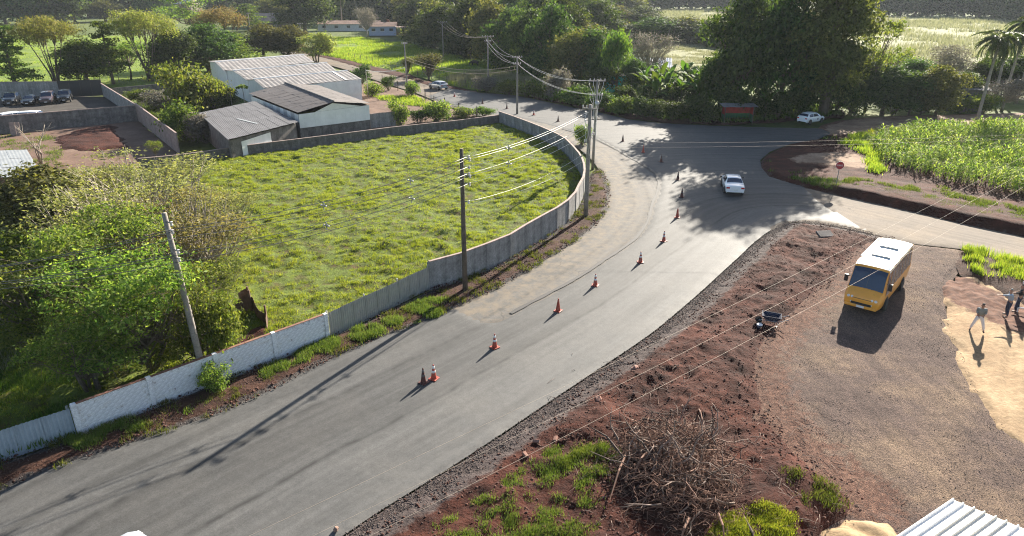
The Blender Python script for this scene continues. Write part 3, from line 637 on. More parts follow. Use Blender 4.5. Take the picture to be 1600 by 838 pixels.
wall_sheets(t, q[0]*.85+q[1]*.15+nn*.08, q[0]*.42+q[1]*.58+nn*.08, .2, 1.9, .2, 2.1, 7, M['white_sheet'], 'gate_sheet')
# three pale bays
specs = [((336, 97.6), (475, 86), (492, 97.6), (350.5, 111.5), 4.2), ((364, 111), (511, 98.7), (526, 110.5), (385, 125.5), 4.1), ((396, 124.5), (543, 111), (566, 124), (412, 138), 4.0)]
names = ['rearmost pale warehouse bay with reddish stained corrugated roof near the trees', 'middle pale warehouse bay with ribbed grey pink corrugated roof', 'front pale warehouse bay with ribbed roof and white ribbed end wall by the road']
for (a, b, c, e, zr), lb_ in zip(specs, names):
    t = thing('warehouse', lb_, 'warehouse', group='pale warehouse bays side by side'); ze = zr-.65
    ra, rb2, eb, ea = P(*a, zr), P(*b, zr), P(*c, ze), P(*e, ze)
    roof_sheets(t, ea, eb, rb2, ra, 11, 3, M['fibre'], pitch=.75, amp=.06, jit=.03)
    fa, fb = ra+(ra-ea), rb2+(rb2-eb); fa.z = fb.z = ze
    roof_sheets(t, fb, fa, ra, rb2, 10, 1, M['fibre'], pitch=.6)
    MB().tube([ra+Vector((0, 0, .05)), rb2+Vector((0, 0, .05))], .13, 6).build('ridge_cap', M['white_sheet'], t)
    cc = (ra+rb2+ea+eb)/4; q = [V2(p+(cc-p)*.03, 0) for p in (ea, eb, fb, fa)]
    shade_box(t, q, -.2, [ze-.05]*4, M['white_sheet'])
    for s in (0, 1):
        pa, pb, pr = (q[0], q[3], ra) if s == 0 else (q[1], q[2], rb2)
        MB().add([V2(pa, ze-.05), V2(pb, ze-.05), V2(pr+(cc-pr)*.03, zr-.05)], [(0, 1, 2)]).build('gable_panel', M['white_sheet'], t)
    if lb_.startswith('front'):
        d = (q[0]-q[1]).normalized(); nn = Vector((-d.y, d.x, 0)); nn = nn if nn.y < 0 else -nn
        wall_sheets(t, q[1]+nn*.1+d*6.5, q[1]+nn*.1, 1.1, ze, 1.1, ze, 10, M['white_sheet'])
        wall_sheets(t, q[1]-d*.1, q[2]-d*.1, 1.1, ze, 1.1, ze, 8, M['white_sheet'])
        MB().sheet(ra*.18+rb2*.82+Vector((0, 0, .09)), ra*.165+rb2*.835+Vector((0, 0, .09)), ea*.165+eb*.835+Vector((0, 0, .09)), ea*.18+eb*.82+Vector((0, 0, .09)), .02).build('gutter_strip', M['white_sheet'], t)
# annex wall to the right of the gabled warehouse
slab_wall('annex_wall', 'grey rendered wall between the white warehouse front and the papaya shrub', np.array([P(580, 201)[:2], P(619, 197)[:2]]), 1.9, M['concrete'], 1.6, True)
# left shed with grey roof
t = thing('brick_shed', 'brick shed with flat pale grey sheet roof behind the big bushes', 'shed')
c0, c1, c2, c3 = P(42, 234, 2.8), P(66, 274, 2.6), P(-110, 284, 2.6), P(-110, 240, 2.8)
roof_sheets(t, c2, c1, c0, c3, 9, 3, M['zinc'], pitch=.25, amp=.009)
cc = (c0+c1+c2+c3)/4; shade_box(t, [V2(p+(cc-p)*.04, 0) for p in (c2, c1, c0, c3)], -.2, [2.5, 2.5, 2.7, 2.7], M['terracotta'])
# houses in the distance
def house(name, label, c, rz, L, W, H, pitch, wallm, roofm, wins=3, chim=False, porch=False, cat='house'):
    t = thing(name, label, cat, c, rz); h = H+W/2*pitch
    MB().add([(-L/2, -W/2, -.3), (L/2, -W/2, -.3), (L/2, W/2, -.3), (-L/2, W/2, -.3), (-L/2, -W/2, H), (L/2, -W/2, H), (L/2, W/2, H), (-L/2, W/2, H), (-L/2, 0, h), (L/2, 0, h)],
             [(0, 1, 5, 4), (1, 2, 6, 9, 5), (2, 3, 7, 6), (3, 0, 4, 8, 7), (0, 3, 2, 1)]).build('wall', wallm, t)
    e = .5; dz = e*pitch
    for s in (-1, 1):
        roof_sheets(t, (-s*(L/2+e), s*(W/2+e), H-dz+.06), (s*(L/2+e), s*(W/2+e), H-dz+.06), (s*(L/2+e), 0, h+.06), (-s*(L/2+e), 0, h+.06), max(3, int(L/2)), 2, roofm, pitch=.3)
    for k in range(wins):
        x = -L/2+(k+.5)*L/wins; wd = MB().box((x, -W/2-.02, H*.58), (1.3, .08, .9)).build('window', M['glass'], t)
        MB().box((x, -W/2-.05, H*.58-.5), (1.5, .12, .08)).build('sill', M['white_sheet'], wd)
    if chim: MB().box((L*.2, W*.2, h+.2), (.9, .7, 1.2)).build('chimney', M['terracotta'], t)
    if porch:
        for x in (L/2+.3, L/2+3.6): MB().box((x, -W/2+.1, (H-.4)/2-.1), (.2, .2, H-.2)).build('porch_post', M['wood'], t)
        MB().sheet((L/2, -W/2-.4, H-.35), (L/2+4., -W/2-.4, H-.6), (L/2+4., W/2+.4, H-.6), (L/2, W/2+.4, H-.35), .08).build('porch_roof', M['clay_tile'], t)
        MB().box((L/2+2, -W/2+.2, .3), (3.6, .12, .9)).build('porch_rail', M['terracotta'], t)
    return t
b = P(596, 56); house('farmhouse', 'pale blue farmhouse with brick chimney and open porch at the forest edge', (b.x, b.y+4, .3), R(6), 9.5, 7, 2.9, .34, M['blue_wall'], M['clay_tile'], 3, True, True)
b = P(972, 146); house('teal_house', 'bright teal house half hidden behind the weeping tree', (b.x+.4, b.y+5, 0), R(-12), 5, 6, 2.8, .3, M['teal_wall'], M['zinc'], 2)
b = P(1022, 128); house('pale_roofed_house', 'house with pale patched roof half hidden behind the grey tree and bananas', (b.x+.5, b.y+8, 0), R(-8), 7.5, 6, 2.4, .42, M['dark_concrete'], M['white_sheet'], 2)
b = P(285, 18); house('blue_roof_barn', 'distant bluish roofed barn among the trees above the yellow crowned trees', (b.x-6, b.y, 0), R(3), 30, 18, 5, .5, M['wood'], M['zinc_blue'], 4)
b = P(520, 48); house('long_farm_shed', 'long low pale walled shed beneath the dark palms by the farmhouse', (b.x+6, b.y+4, 0), R(4), 24, 7, 2.5, .3, M['whitewash'], M['clay_tile'], 5)
b = P(428, 44); house('brown_barn', 'dim brown roofed barn behind the round green trees', (b.x, b.y+3, 0), R(14), 16, 10, 3, .55, M['wood'], M['fibre_brown'], 3)
b = P(1512, 172); house('hidden_outbuilding', 'small grey outbuilding with white roof edge among the palms', (b.x, b.y+2, 0), R(-10), 5, 4, 3, .12, M['dark_concrete'], M['fibre'], 1)
# near shed roof in the corner
t = thing('corner_shed', 'shed with cream ribbed sheet roof in the bottom corner of the gravel yard', 'shed'); zt = 4.
k0, k1, k2 = P(1487, 780, zt), P(1290, 903, zt), P(1740, 885, zt); k3 = k1+(k2-k0)
nS = 7
for i in range(nS):                                    # wide trapezoidal roof sheets, ribs running k0 -> k1
    f0, f1 = i/nS, (i+1)/nS; a, b, c, d = k0.lerp(k2, f0), k0.lerp(k2, f1), k1.lerp(k3, f1), k1.lerp(k3, f0)
    V = []; F = []; prof = [(0, 0), (.04, .06), (.1, .06), (.14, 0), (.48, 0), (.52, .06), (.58, .06), (.62, 0), (1, 0)]
    for u, h in prof:
        for g in (0, 1): p = a.lerp(b, u).lerp(d.lerp(c, u), g); V.append((p.x, p.y, p.z+h-.25*g+.004*i))
    for j in range(len(prof)-1): F.append((2*j, 2*j+1, 2*j+3, 2*j+2))
    me = bpy.data.meshes.new('roof_sheet'); me.from_pydata(V, [], F); me.update(); link('roof_sheet', me, M['cream_sheet'] if i % 3 else M['white_sheet'], t)
cc = (k0+k1+k2+k3)/4; shade_box(t, [V2(p+(cc-p)*.08, 0) for p in (k1, k3, k2, k0)], -.2, zt-.3, M['white_sheet'])
# ---------------------------------------------------------------- foliage and trees
M['leaf_dark'] = leafmat('dark_foliage', [(.014, .03, .01), (.028, .054, .015), (.05, .085, .022), (.09, .13, .034)], .38)
M['leaf_mid'] = leafmat('mid_foliage', [(.025, .05, .01), (.05, .09, .018), (.09, .14, .025), (.14, .18, .04)], .42)
M['leaf_lime'] = leafmat('lime_foliage', [(.03, .06, .013), (.075, .12, .025), (.14, .19, .04), (.23, .25, .07)], .5, tint=(1.35, 1.38, .6))
M['leaf_yellow'] = leafmat('yellow_foliage', [(.085, .11, .026), (.16, .19, .042), (.24, .255, .06), (.31, .28, .09)], .45, tint=(1.15, 1.25, .7))
M['leaf_rust'] = leafmat('pinkish_foliage', [(.1, .075, .04), (.17, .125, .06), (.22, .16, .075), (.15, .15, .05)], .4, tint=(1.3, 1.2, .8))
M['leaf_grey'] = leafmat('grey_foliage', [(.08, .075, .065), (.14, .13, .11), (.21, .195, .17), (.16, .16, .11)], .35, tint=(1.15, 1.1, .9))
M['leaf_olive'] = leafmat('olive_foliage', [(.03, .04, .014), (.06, .07, .022), (.11, .12, .035), (.16, .16, .06)], .4)
M['frond'] = leafmat('palm_frond', [(.025, .045, .015), (.05, .08, .025), (.09, .12, .04)], .3, .45, spec=.4)
M['banana'] = leafmat('banana_leaf', [(.025, .055, .012), (.05, .1, .018), (.1, .15, .028)], .35, .7, spec=.08)
M['corn'] = leafmat('maize_leaf', [(.05, .09, .016), (.12, .18, .03), (.21, .265, .055), (.32, .33, .11)], .5, tint=(1.35, 1.4, .65))
M['grass'] = leafmat('grass_blades', [(.05, .088, .012), (.115, .17, .021), (.195, .24, .034), (.29, .295, .065)], .54, tint=(1.45, 1.45, .6))
M['dark_grass'] = leafmat('weed_leaves', [(.03, .055, .012), (.06, .1, .018), (.11, .16, .03)], .45)
M['dry_grass'] = leafmat('dry_grass', [(.11, .12, .06), (.18, .18, .1), (.27, .25, .16)], .4, tint=(1.15, 1.15, .95))
def leaves(C, Nrm, size, g, fold=.25, elong=1.9, droop=.0):
    n = len(C); r = g.normal(size=(n, 3)); nn = Nrm*.7+r*.75; nn /= np.linalg.norm(nn, axis=1)[:, None]
    t = np.cross(nn, g.normal(size=(n, 3))); t[:, 2] -= droop; t /= np.linalg.norm(t, axis=1)[:, None]+1e-9
    b = np.cross(nn, t); s = (size*g.uniform(.6, 1.35, n))[:, None]
    V = np.empty((n, 4, 3)); V[:, 0] = C-t*s*.5*elong*.6; V[:, 1] = C+b*s*.3+nn*s*fold*.3; V[:, 2] = C+t*s*.5*elong*.6; V[:, 3] = C-b*s*.3+nn*s*fold*.3
    return V.reshape(-1, 3), np.arange(n*4).reshape(n, 4)
def crown(name, lobes, mat, ncl, per, size, spread, seed=0, flatz=.7, up=-.35, droop=0., elong=1.9, core=.18):
    """leaf clumps spread through the outer part of several ellipsoid lobes (x, y, z, rx, ry, rz)"""
    g = np.random.default_rng(seed); L = np.array(lobes, float); wgt = (L[:, 3]*L[:, 4]*L[:, 5])**.667; wgt /= wgt.sum()
    k = g.choice(len(L), ncl, p=wgt); d = g.normal(size=(ncl, 3)); d /= np.linalg.norm(d, axis=1)[:, None]
    flip = (d[:, 2] < up) & (g.random(ncl) < .8); d[flip, 2] *= -1
    rr = np.where(g.random(ncl) < core, g.uniform(.3, .75, ncl), g.uniform(.78, 1.08, ncl))
    nz = .82+.36*fbm(d[:, 0]*2+k*3.1, d[:, 1]*2+d[:, 2]*1.7, 1.3, 3, seed)
    C = L[k, :3]+d*L[k, 3:]*(rr*nz)[:, None]
    n = ncl*per; cs = np.repeat(g.uniform(.55, 1.3, ncl), per)[:, None]
    pos = np.repeat(C, per, 0)+g.normal(size=(n, 3))*np.array([spread, spread, spread*flatz])*cs
    nr = np.repeat(d*.8+np.array([0, 0, .5]), per, 0)
    V, F = leaves(pos, nr, size, g, droop=droop, elong=elong)
    me = mesh_np(name, V, F); me.materials.append(mat); return me, C
def limbs(mb, base, targets, r0, g, fork=.4, n=6, sub=True, jig=.25):
    base = Vector(base)
    for q in targets:
        q = Vector(q); m1 = base.lerp(q, .4)+Vector(g.normal(size=3)*jig); m1.z -= (q.z-base.z)*.06; m2 = base.lerp(q, .75)+Vector(g.normal(size=3)*jig)
        mb.tube([base, m1, m2, q], [r0, r0*.7, r0*.42, r0*.15], n, False)
        if sub:
            for _ in range(3):
                e = m2.lerp(q, g.random())+Vector(g.normal(size=3))*((q-base).length*.22); mb.tube([m2.lerp(m1, g.random()*.8), e.lerp(m2, .4), e], [r0*.3, r0*.2, r0*.05], 4, False)
def tree_proto(kind, seed):
    """unit-size crowns and trunks, height about 10 m; returns (trunk mesh, crown mesh)"""
    g = np.random.default_rng(seed); u = lambda a, b: float(g.uniform(a, b)); mb = MB(); bark = M['bark']
    if kind in ('dense', 'dense_olive', 'wood'):
        lo = [(u(-.8, .8), u(-.8, .8), 6.2, 3.2, 3.2, 3.)]
        for k in range(8):
            a = k*.785+u(-.3, .3); r = u(1.7, 3.1); lo.append((r*math.cos(a), r*math.sin(a), u(2.6, 7.6), u(1.3, 2.2), u(1.3, 2.2), u(1.1, 2.)))
        lo.append((u(-.8, .8), u(-.8, .8), 8.6, 1.6, 1.6, 1.3)); lo.append((0, 0, 3.4, 2.9, 2.9, 2.6))
        mt = M['leaf_olive'] if kind == 'dense_olive' else M['leaf_dark']
        n, pr, s = (800, 17, .36) if kind != 'wood' else (380, 11, .6)
        me, C = crown('crown', lo, mt, n, pr, s, .5, seed, core=.3); mb.tube([(0, 0, -.4), (u(-.2, .2), u(-.2, .2), 1.6), (u(-.3, .3), u(-.3, .3), 3.5)], [.38, .28, .24], 7)
        limbs(mb, (0, 0, 2.6), C[:14], .17, g)
    elif kind == 'umbrella' or kind == 'umbrella_rust':
        lo = []
        for k in range(13):
            a = k*2.4; r = 4.6*math.sqrt((k+.3)/13); lo.append((r*math.cos(a)+u(-.4, .4), r*math.sin(a)+u(-.4, .4), 8.7-.07*r*r+u(-.35, .35), u(1.2, 1.9), u(1.2, 1.9), u(.8, 1.5)))
        me, C = crown('crown', lo, M['leaf_yellow'] if kind == 'umbrella' else M['leaf_rust'], 680, 15, .23, .42, seed, .6, -.6, core=.3)
        for k in range(7):
            a = k*.9+u(-.3, .3); e = Vector((u(2, 3.8)*math.cos(a), u(2, 3.8)*math.sin(a), u(7.4, 8.3))); s0 = Vector((.25*math.cos(a), .25*math.sin(a), -.3)); m = s0.lerp(e, .45)+Vector((u(-.3, .3), u(-.3, .3), .7))
            mb.tube([s0, s0.lerp(m, .5)-Vector((.25*math.cos(a), .25*math.sin(a), 0)), m, e], [.15, .12, .085, .03], 6)
            near_ = sorted(C.tolist(), key=lambda c: (c[0]-e.x)**2+(c[1]-e.y)**2)[:16]
            limbs(mb, m.lerp(e, .5), near_[::2], .06, g, n=4, jig=.15)
    elif kind == 'layered':
        lo = []
        for k in range(13):
            z = 2.+k*.62; r = (3.3-.16*k)*u(.6, 1.05); a = k*2.1+u(-.4, .4); lo.append((r*.6*math.cos(a), r*.6*math.sin(a), z, r*.75, r*.75, .42))
        me, C = crown('crown', lo, M['leaf_mid'], 330, 14, .34, .38, seed, .35, -.3); mb.tube([(0, 0, -.4), (.1, .05, 4), (.0, .1, 9.4)], [.3, .2, .05], 7); bark = M['bark']
        for c in lo: mb.tube([(0, 0, c[2]-.7), (c[0], c[1], c[2])], [.1, .04], 4)
    elif kind == 'airy':
        lo = []
        for k in range(11):
            a = k*2.4; r = 3.4*math.sqrt((k+.4)/11); lo.append((r*math.cos(a), r*math.sin(a), u(4.2, 9.), u(.9, 1.6), u(.9, 1.6), u(.6, 1.)))
        me, C = crown('crown', lo, M['leaf_lime'], 190, 13, .3, .42, seed, .6); mb.tube([(0, 0, -.4), (.2, .1, 2.4), (.1, .3, 4.2)], [.24, .17, .13], 6); limbs(mb, (.15, .2, 3.4), C[:24], .1, g, n=5)
    elif kind == 'grey':
        lo = [(0, 0, 6, 3.3, 3.3, 2.9)]+[(u(-2.6, 2.6), u(-2.6, 2.6), u(3.5, 8), 1.6, 1.6, 1.5) for _ in range(6)]
        me, C = crown('crown', lo, M['leaf_grey'], 300, 13, .26, .42, seed); mb.tube([(0, 0, -.4), (.1, 0, 1.4), (0, .2, 3.)], [.26, .2, .16], 6); limbs(mb, (0, .1, 2.2), C[:60], .09, g, n=4); bark = M['pale_bark']
    elif kind == 'yellow':
        lo = [(u(-2, 2), u(-2, 2), u(3.2, 8.5), u(1.4, 2.2), u(1.4, 2.2), u(1.1, 1.7)) for _ in range(9)]
        me, C = crown('crown', lo, M['leaf_yellow'], 260, 15, .4, .5, seed)
        for k in range(3): mb.tube([(k*.3-.3, 0, -.3), (k*.6-.6, .2, 2), (k*.9-.9, .1, 4.5)], [.16, .12, .08], 5)
        limbs(mb, (0, .1, 2.5), C[:16], .08, g, n=4)
    elif kind == 'tall':                              # open irregular giant, crown in clumps along big limbs
        lo = [(0, 0, 5.2, 1.9, 1.9, 1.3), (-1.7, .5, 4.6, 1.5, 1.4, .8), (1.9, -.3, 4.9, 1.3, 1.3, .9), (.4, 1.2, 6.4, 2.3, 2., 1.), (-1.5, -.6, 6.7, 1.7, 1.6, .9), (2.3, .4, 6.6, 1.2, 1.3, .8), (-.5, 0, 8.2, 2.4, 2.3, 1.1), (1.5, -.4, 8.3, 1.7, 1.7, .9), (0, 0, 9.4, 1.5, 1.5, .7), (-2.3, .4, 7.7, 1., 1., .6), (-1.2, 0, 3.4, 1.1, 1.2, .8), (1., -.6, 3.2, 1.2, 1.2, .9)]
        me, C = crown('crown', lo, M['leaf_olive'], 1300, 20, .2, .25, seed, core=.35); mb.tube([(0, 0, -.2), (.1, 0, 2), (-.05, .1, 4.5), (.1, 0, 7.5)], [.3, .24, .17, .06], 8)
        for c in lo: limbs(mb, (0, .05, max(1.6, c[2]-1.7)), [c[:3]], .1, g, n=5, jig=.12)
    elif kind == 'weeping':
        lo = [(u(-1.4, 1.4), u(-1.4, 1.4), u(6.5, 8.5), 1.3, 1.3, 1.2) for _ in range(6)]+[(1.9*math.cos(k), 1.9*math.sin(k), u(4.2, 6), .7, .7, 2.) for k in range(7)]
        me, C = crown('crown', lo, M['leaf_mid'], 330, 15, .34, .32, seed, 1.6, -.6, 2.2, 2.8); mb.tube([(0, 0, -.4), (.1, 0, 3), (0, 0, 6.5)], [.3, .24, .15], 7); limbs(mb, (0, 0, 5), C[:10], .1, g)
    elif kind == 'vase':                              # round shrub-tree fanning up from one stem
        lo = [(u(-1.8, 1.8), u(-1.8, 1.8), u(5.5, 8.2), 2., 2., 1.7) for _ in range(8)]+[(0, 0, 4.5, 1.8, 1.8, 1.5)]
        me, C = crown('crown', lo, M['leaf_olive'], 300, 15, .36, .5, seed, 1.); mb.tube([(0, 0, -.3), (0, 0, 1.)], [.3, .24], 6); limbs(mb, (0, 0, .9), C[:40], .12, g, n=4)
    elif kind == 'bush' or kind == 'bush_dark' or kind == 'bush_lime' or kind == 'bush_grey':
        lo = [(0, 0, 3.8, 3.6, 3.6, 3.4)]+[(u(-3.4, 3.4), u(-3.4, 3.4), u(2, 6.5), u(1.6, 2.4), u(1.6, 2.4), u(1.4, 2.2)) for _ in range(8)]
        mt = {'bush': 'leaf_mid', 'bush_dark': 'leaf_dark', 'bush_lime': 'leaf_lime', 'bush_grey': 'leaf_grey'}[kind]
        me, C = crown('crown', lo, M[mt], 230, 15, .6, .75, seed); limbs(mb, (0, 0, -.2), C[:14], .18, g, n=4)
    elif kind == 'feathery':                          # leucaena: fine sprays on bare wands
        lo = [(u(-3, 3), u(-3, 3), u(4.5, 8.5), u(1.1, 1.9), u(1.1, 1.9), u(.9, 1.5)) for _ in range(15)]+[(u(-3.6, 3.6), u(-3.6, 3.6), u(1.5, 4.5), 1.5, 1.5, 1.3) for _ in range(6)]
        me, C = crown('crown', lo, M['leaf_lime'], 520, 22, .2, .42, seed, .45, -.3, .3, 2.4)
        for k in range(5): mb.tube([(u(-.4, .4), u(-.4, .4), -.2), (u(-1, 1), u(-1, 1), 2.5), (u(-1.6, 1.6), u(-1.6, 1.6), 5)], [.16, .11, .06], 5)
        for k in range(6): limbs(mb, (u(-1, 1), u(-1, 1), u(1.5, 3.2)), C[k*16:k*16+15], .06, g, n=4, jig=.2)
    elif kind == 'twiggy':                            # half-bare wands with sparse olive sprays
        lo = [(u(-3.6, 3.6), u(-3.6, 3.6), u(4, 8.6), u(1., 1.8), u(1., 1.8), u(.9, 1.4)) for _ in range(18)]
        me, C = crown('crown', lo, M['leaf_olive2'], 420, 12, .2, .42, seed, .7, -.3, .3, 2.2); bark = M['pale_bark']
        for k in range(9):
            b0 = (u(-1.6, 1.6), u(-1.6, 1.6), -.2)
            for c in C[k*26:k*26+26]:
                e = Vector(c)+Vector((u(-.2, .2), u(-.2, .2), u(.2, .9))); m = Vector(b0).lerp(e, .55)+Vector((u(-.4, .4), u(-.4, .4), -.3)); mb.tube([b0, m, e], [.06, .04, .012], 3, False)
    elif kind == 'bare':                              # leafless branching sapling
        for k in range(5):
            a = u(0, 6.3); e = Vector((2.2*math.cos(a), 2.2*math.sin(a), u(7, 10))); m = Vector((u(-.4, .4), u(-.4, .4), u(2.5, 4))); mb.tube([(0, 0, -.2), m, e], [.14, .1, .02], 5)
            for _ in range(9):
                s0 = m.lerp(e, u(0, .9)); q = s0+Vector((u(-1.6, 1.6), u(-1.6, 1.6), u(.4, 2.2))); mb.tube([s0, s0.lerp(q, .5)+Vector((0, 0, -.15)), q], [.05, .03, .008], 3)
        me = None; bark = M['pale_bark']
    tm = mb.mesh('trunk', True); tm.materials.append(bark); return tm, me
M['leaf_olive2'] = leafmat('sparse_yellowing_foliage', [(.09, .1, .032), (.16, .165, .05), (.23, .22, .07), (.28, .26, .11)], .45, tint=(1.3, 1.25, .75))
PROTO = {}
def proto(kind, k):
    key = (kind, k)
    if key not in PROTO: PROTO[key] = tree_proto(kind, hash_(kind)+k*17)
    return PROTO[key]
def hash_(s): return sum(ord(c)*(i+3) for i, c in enumerate(s)) % 9973
TREE_N = [0]
def tree(name, label, cat, loc, h, r, kind, group=None, rz=None, var=None):
    TREE_N[0] += 1; k = TREE_N[0] % 2 if var is None else var
    if kind in ('tall', 'weeping', 'vase', 'yellow'): k = 0
    if group and ('forest' in group or 'wood' in group): loc = (loc[0], loc[1], -.18*h); h *= 1.15
    tm, cm = proto(kind, k); base_r = {'umbrella': 5.4, 'umbrella_rust': 5.4, 'dense': 4.2, 'dense_olive': 4.2, 'wood': 4.2, 'layered': 3.3, 'airy': 3.8, 'grey': 4.1, 'yellow': 3.6, 'tall': 3.6, 'weeping': 2.6, 'vase': 3.4, 'feathery': 4.4, 'twiggy': 4.8, 'bare': 2.4}.get(kind, 5.2)
    t = thing(name, label, cat, loc, random.uniform(0, 6.28) if rz is None else rz, group); s = (r/base_r, r/base_r, h/(9.9 if not kind.startswith('bush') else 7.6)); t.scale = s
    link('trunk' if not kind.startswith('bush') else 'stem', tm, None, t)
    if cm: link('crown' if not kind.startswith('bush') else 'foliage', cm, None, t)
    return t
def T(name, label, u, vb, vt, wpx, kind, cat='tree', group=None, h=None, dh=0., var=None, rz=None):
    b = P(u, vb); b.z = -.1; depth = b.y*math.cos(PITCH)+CAM_H*math.sin(PITCH)
    return tree(name, label, cat, (b.x, b.y, -.1), (h or HT(u, vb, vt))+dh, wpx/2*depth/FPX, kind, group, rz, var)
# --- trees along the green pasture on the left
T('layered_tree', 'dark tiered tree at the pasture edge behind the parked cars, cut by the frame', 25, 141, 40, 72, 'layered')
T('umbrella_tree', 'yellow umbrella crowned tree with many bare fanning trunks behind the parked cars', 90, 135, 27, 100, 'umbrella')
T('broad_tree', 'dark rounded tree on a forked trunk between the two yellow umbrella crowned trees', 138, 131, 62, 92, 'dense')
T('layered_tree', 'dark tiered tree right of the forked dark tree, top edged with yellow green', 178, 133, 34, 62, 'layered')
T('umbrella_tree', 'yellow and pinkish umbrella crowned tree with dark fanning trunks behind the garden wall', 236, 128, 17, 104, 'umbrella')
T('broad_tree', 'very dark dense tree just right of the second umbrella crowned tree', 278, 123, 46, 84, 'dense')
T('broad_tree', 'dark spreading tree directly behind the tall cane clump', 328, 115, 38, 92, 'dense')
T('umbrella_tree', 'pinkish flowering crown rising behind the dark trees over the warehouse', 357, 100, 11, 78, 'umbrella_rust')
T('layered_tree', 'green tiered tree in front of the pinkish crown by the warehouse roof', 366, 110, 48, 84, 'layered')
T('broad_tree', 'round green lit tree behind the rearmost warehouse bay', 412, 92, 38, 74, 'dense_olive')
T('broad_tree', 'dark green tree left of the yellow tree behind the warehouse', 452, 92, 40, 66, 'dense_olive')
T('yellow_tree', 'small bright yellow leaved tree at the end of the warehouse roofs', 495, 99, 49, 60, 'yellow')
T('broad_tree', 'tall green yellow tree standing above the other trees behind the umbrella crowns', 303, 66, -12, 96, 'airy')
T('airy_tree', 'light green leafy tree at the pasture edge left of the forked dark tree', 205, 126, 60, 60, 'airy')
T('broad_tree', 'rounded sunlit tree alone on the far lawn beyond the umbrella crowns', 166, 33, 0, 54, 'dense_olive')
T('broad_tree', 'tall tree with visible pale trunk at the end of the distant dark wood', 117, 34, -14, 46, 'dense_olive')
T('layered_tree', 'flat topped dark tree beyond the pinkish crown near the small pole', 390, 48, 6, 62, 'layered')
T('bare_tree', 'leafless grey brown tree between the palms and the farmhouse', 574, 58, 8, 36, 'grey')
T('broad_tree', 'tall dark tree above the long farm shed', 478, 52, -24, 90, 'dense')
T('broad_tree', 'round green tree behind the brown barn roof', 425, 40, -4, 70, 'dense_olive')
for k, (u, vb, vt, wd, kd) in enumerate([(8, 37, -12, 60, 'wood'), (40, 38, -16, 60, 'wood'), (72, 37, -14, 58, 'wood'), (98, 36, -14, 56, 'wood'), (140, 27, -16, 60, 'wood'), (205, 25, -16, 70, 'wood'), (236, 30, -10, 40, 'wood'), (250, 22, -20, 60, 'wood'), (345, 24, -16, 50, 'wood'), (375, 20, -14, 60, 'wood'), (405, 20, -14, 60, 'wood'), (440, 22, -14, 60, 'wood'), (520, 30, -20, 66, 'wood'), (548, 34, -14, 60, 'wood'), (590, 36, -12, 60, 'wood'), (622, 30, -16, 60, 'wood'), (645, 30, -16, 60, 'wood')]):
    T('woodland_tree', 'dark tree in the distant wood along the top of the view', u, vb, vt, wd*1.25, kd, group='trees of the distant wood', dh=6)
# --- forest behind the middle pasture
fr = [(676, 74, 22), (664, 56, 12), (700, 80, 14), (735, 88, 2), (770, 100, 10), (800, 108, 22), (830, 118, 24), (862, 126, 18), (893, 134, 60), (925, 134, 58), (690, 58, -2), (725, 62, -8), (760, 70, -14), (800, 78, -10), (840, 86, -6), (875, 98, 2), (905, 100, 44), (930, 96, 50), (700, 40, -12), (740, 44, -14), (790, 50, -14), (840, 56, -14), (890, 60, -10), (930, 70, 20), (955, 66, 26), (985, 68, 32), (1015, 68, 22), (1045, 67, 24), (1075, 66, 20), (1105, 68, 26), (1132, 72, 32), (920, 48, 0), (960, 46, 4), (1000, 46, 6), (900, 34, -14), (950, 32, -12), (660, 36, -14)]
FOREST_LB = {(676, 74): 'dark forest edge tree just right of the farmhouse porch', (700, 80): 'dark forest tree behind the round bush in the shaded pasture', (735, 88): 'tall dark forest tree behind the black cow', (770, 100): 'tall dark forest tree directly behind the roadside grass pole', (800, 108): 'dark forest edge tree above the wall corner pole', (830, 118): 'dark forest edge tree above the short dark roadside post', (862, 126): 'dark forest edge tree left above the paired poles', (893, 134): 'low forest edge tree right behind the tops of the paired poles', (925, 134): 'low forest edge tree left of the weeping tree', (1132, 72): 'last tree at the right end of the hedge like forest strip', (1105, 68): 'second tree from the right end of the hedge like forest strip'}
for k, (u, vb, vt) in enumerate(fr):
    T('forest_tree', FOREST_LB.get((u, vb), 'dark tree in the shaded forest mass behind the middle pasture'), u, vb, vt, 84 if vb > 60 else 76, 'dense' if k % 4 else 'dense_olive', group='trees of the middle forest', dh=1.5 if vb > 75 else (-1 if u > 948 else 4))
for k, (u, vb) in enumerate([(u_, v_) for v_ in (46, 32, 22, 14) for u_ in range(650 if v_ > 40 else 560, 1000 if v_ < 40 else 900, 44)]):
    T('forest_tree', 'dark tree in the deep forest behind the first forest rows', u+(k*37 % 19), vb+(k*13 % 5), vb-40, 84 if vb > 25 else 70, 'dense' if k % 3 else 'dense_olive', group='trees of the deep forest', h=15+(k*29 % 5))
fl_ = [(980, 22), (1020, 18), (1060, 16), (1100, 16), (1140, 17), (1180, 16), (1215, 17), (1380, 24), (1405, 25), (1430, 26), (1455, 26), (1480, 27), (1505, 28), (1530, 29), (1555, 31), (1580, 33), (1600, 35), (1625, 37), (1400, 12), (1440, 13), (1480, 14), (1520, 15), (1560, 17), (1600, 18), (1030, 8), (1080, 8), (1130, 8), (1180, 8)]
for u, vb in fl_:
    T('woodland_tree', 'dark tree of the hazy hillside wood beyond the pale pasture', u, vb, vb-32, 66, 'wood', h=19+(int(u)*7 % 5), group='trees of the hazy hillside wood')
